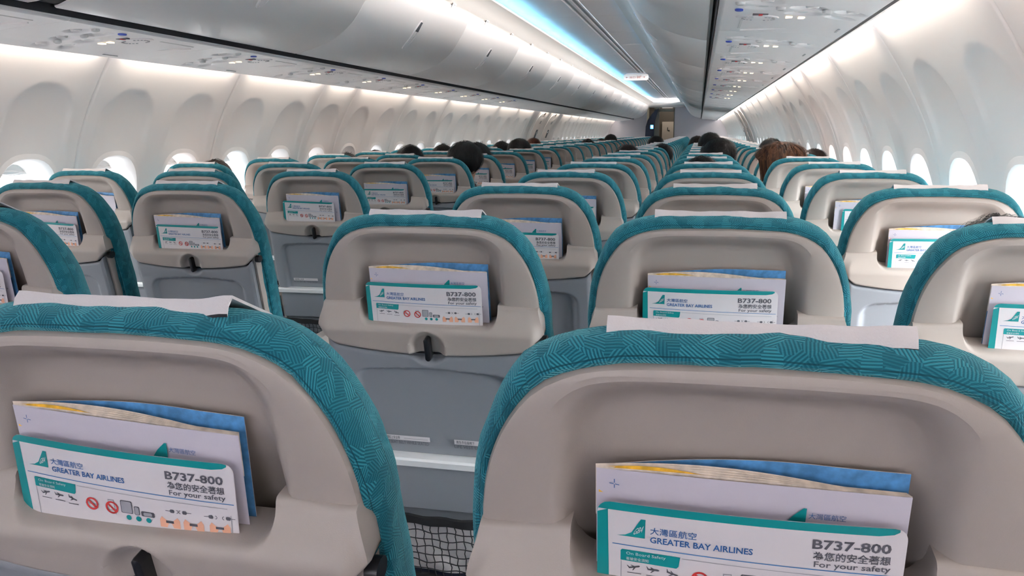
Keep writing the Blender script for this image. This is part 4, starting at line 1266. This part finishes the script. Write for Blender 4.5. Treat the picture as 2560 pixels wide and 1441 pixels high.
def person(px, py, col, row, hair, kind, label, sc=None, look=0.0, roll=0.0, pitch=0.0, dy=.0, shirt='shirt_grey', xo=None, big=1.12):
    """px, py: where the top of the hair shows in the photograph; the person sits in the given seat"""
    y = ROW_Y+PITCH_Y*(row-1)+.225+dy
    fw = Vector((-math.sin(YAW)*math.cos(PITCH), math.cos(YAW)*math.cos(PITCH), math.sin(PITCH)))
    r0 = Vector((math.cos(YAW), math.sin(YAW), 0)); u0 = r0.cross(fw); c, s = math.cos(ROLL), math.sin(ROLL)
    r = c*r0+s*u0; u = -s*r0+c*u0
    d = fw+(px-1280)/F_PX*r-(py-720.5)/F_PX*u; tt = y/d.y
    top = CAM+d*tt
    hz = top.z-.475; s_ = hz/.862; dx = top.x-COLS[col]
    bx = COLS[col]+max(-.03, min(.03, dx*.3))
    a = math.asin(max(-.5, min(.5, (top.x-bx)/hz)))
    t = obj('person', BODY); t.location = (bx, y+.135*s_, .475); t.scale = (s_*big, s_*min(big, 1.08), hz/.862/math.cos(a))
    t.rotation_euler = (0, a, 0)
    tag(t, label, 'person', 'seated passengers')
    key = (hair, kind, R.randrange(3))
    if key not in HAIR: HAIR[key] = hair_mesh(hair, kind, hash((hair, kind)) % 97 if False else len(HAIR)*7+3)
    h = obj('hair', HAIR[key], t)
    if look:        # turn the head about its own axis
        cx = Vector((0, .012-LEAN*.672, 0)); rz = Matrix.Rotation(look, 4, 'Z'); h.matrix_local = Matrix.Translation(cx) @ rz @ Matrix.Translation(-cx)
    if shirt not in HAIR: HAIR[shirt] = shirt_mesh(shirt)
    obj('shirt', HAIR[shirt], t)
    return t
person(535, 397, 'G', 5, 'hair_dark', 'short', 'person with dark hair just showing over the fifth-row left window seat')
person(868, 380, 'G', 7, 'hair_black', 'spiky', 'person with black hair barely above the seventh-row left window seat')
person(935, 374, 'G', 8, 'hair_black', 'short', 'person with a low dark crown over the eighth-row left window seat')
person(1025, 361, 'F', 7, 'hair_black', 'short', 'person with black parted hair standing alone left of the spiky-haired head')
person(1107, 359, 'F', 8, 'hair_black', 'spiky', 'person with black spiky hair just left of the largest head of the left block')
person(1167, 351, 'E', 6, 'hair_black', 'short', 'person with the largest black-haired head in the left block', big=1.2)
person(1193, 354, 'E', 7, 'hair_black', 'spiky', 'person with black hair half hidden behind the largest head of the left block')
person(1256, 352, 'F', 10, 'hair_black', 'spiky', 'person with small black-haired head left of the round black head')
person(1297, 345, 'E', 9, 'hair_black', 'short', 'person with round black hair beside the reddish-haired head', big=1.2)
person(1333, 344, 'F', 13, 'hair_red', 'short', 'person with reddish brown hair in front of the left exit hatches')
person(1470, 346, 'E', 14, 'hair_dark', 'bun', 'person with dark brown hair tied in a loop on top')
person(1503, 346, 'E', 17, 'hair_black', 'short', 'person with small black-haired head between the bun and the round head')
person(1527, 335, 'E', 18, 'hair_black', 'short', 'person with round black hair sitting tall near the front left bulkhead', big=1.2)
person(1567, 360, 'D', 8, 'hair_dark', 'short', 'person with dark hair over a right aisle seat left of the gangway', look=.4)
person(1660, 358, 'D', 10, 'hair_black', 'short', 'person with black hair leaning inward behind the rows of right aisle seats', look=.7)
person(1638, 339, 'D', 14, 'hair_black', 'short', 'person with black round head just below the open galley door', big=1.2)
person(1742, 339, 'A', 13, 'hair_dark', 'bob', 'person with dark brown hair left of the two black-haired heads')
person(1777, 330, 'A', 10, 'hair_black', 'short', 'person with black hair sitting tall behind the large leaning head', big=1.15)
person(1802, 343, 'A', 7, 'hair_black', 'short', 'person with large black head leaning right in the right block', look=.35, big=1.25)
person(1753, 388, 'A', 5, 'hair_black', 'short', 'person with flat black crown peeping over the fifth-row right middle seat')
person(1929, 344, 'B', 9, 'hair_black', 'short', 'person with black hair behind the chestnut-haired head')
person(1946, 352, 'B', 6, 'hair_brown', 'bob', 'person with wavy chestnut hair in the gap between right-hand seats', look=1.35, big=1.4, shirt='shirt_white')
person(2042, 371, 'B', 7, 'hair_dark', 'short', 'person with dark hair against the right wall', look=-.2)
person(2500, 534, 'B', 2, 'hair_black', 'short', 'person with black hair just over the nearest right window seat')
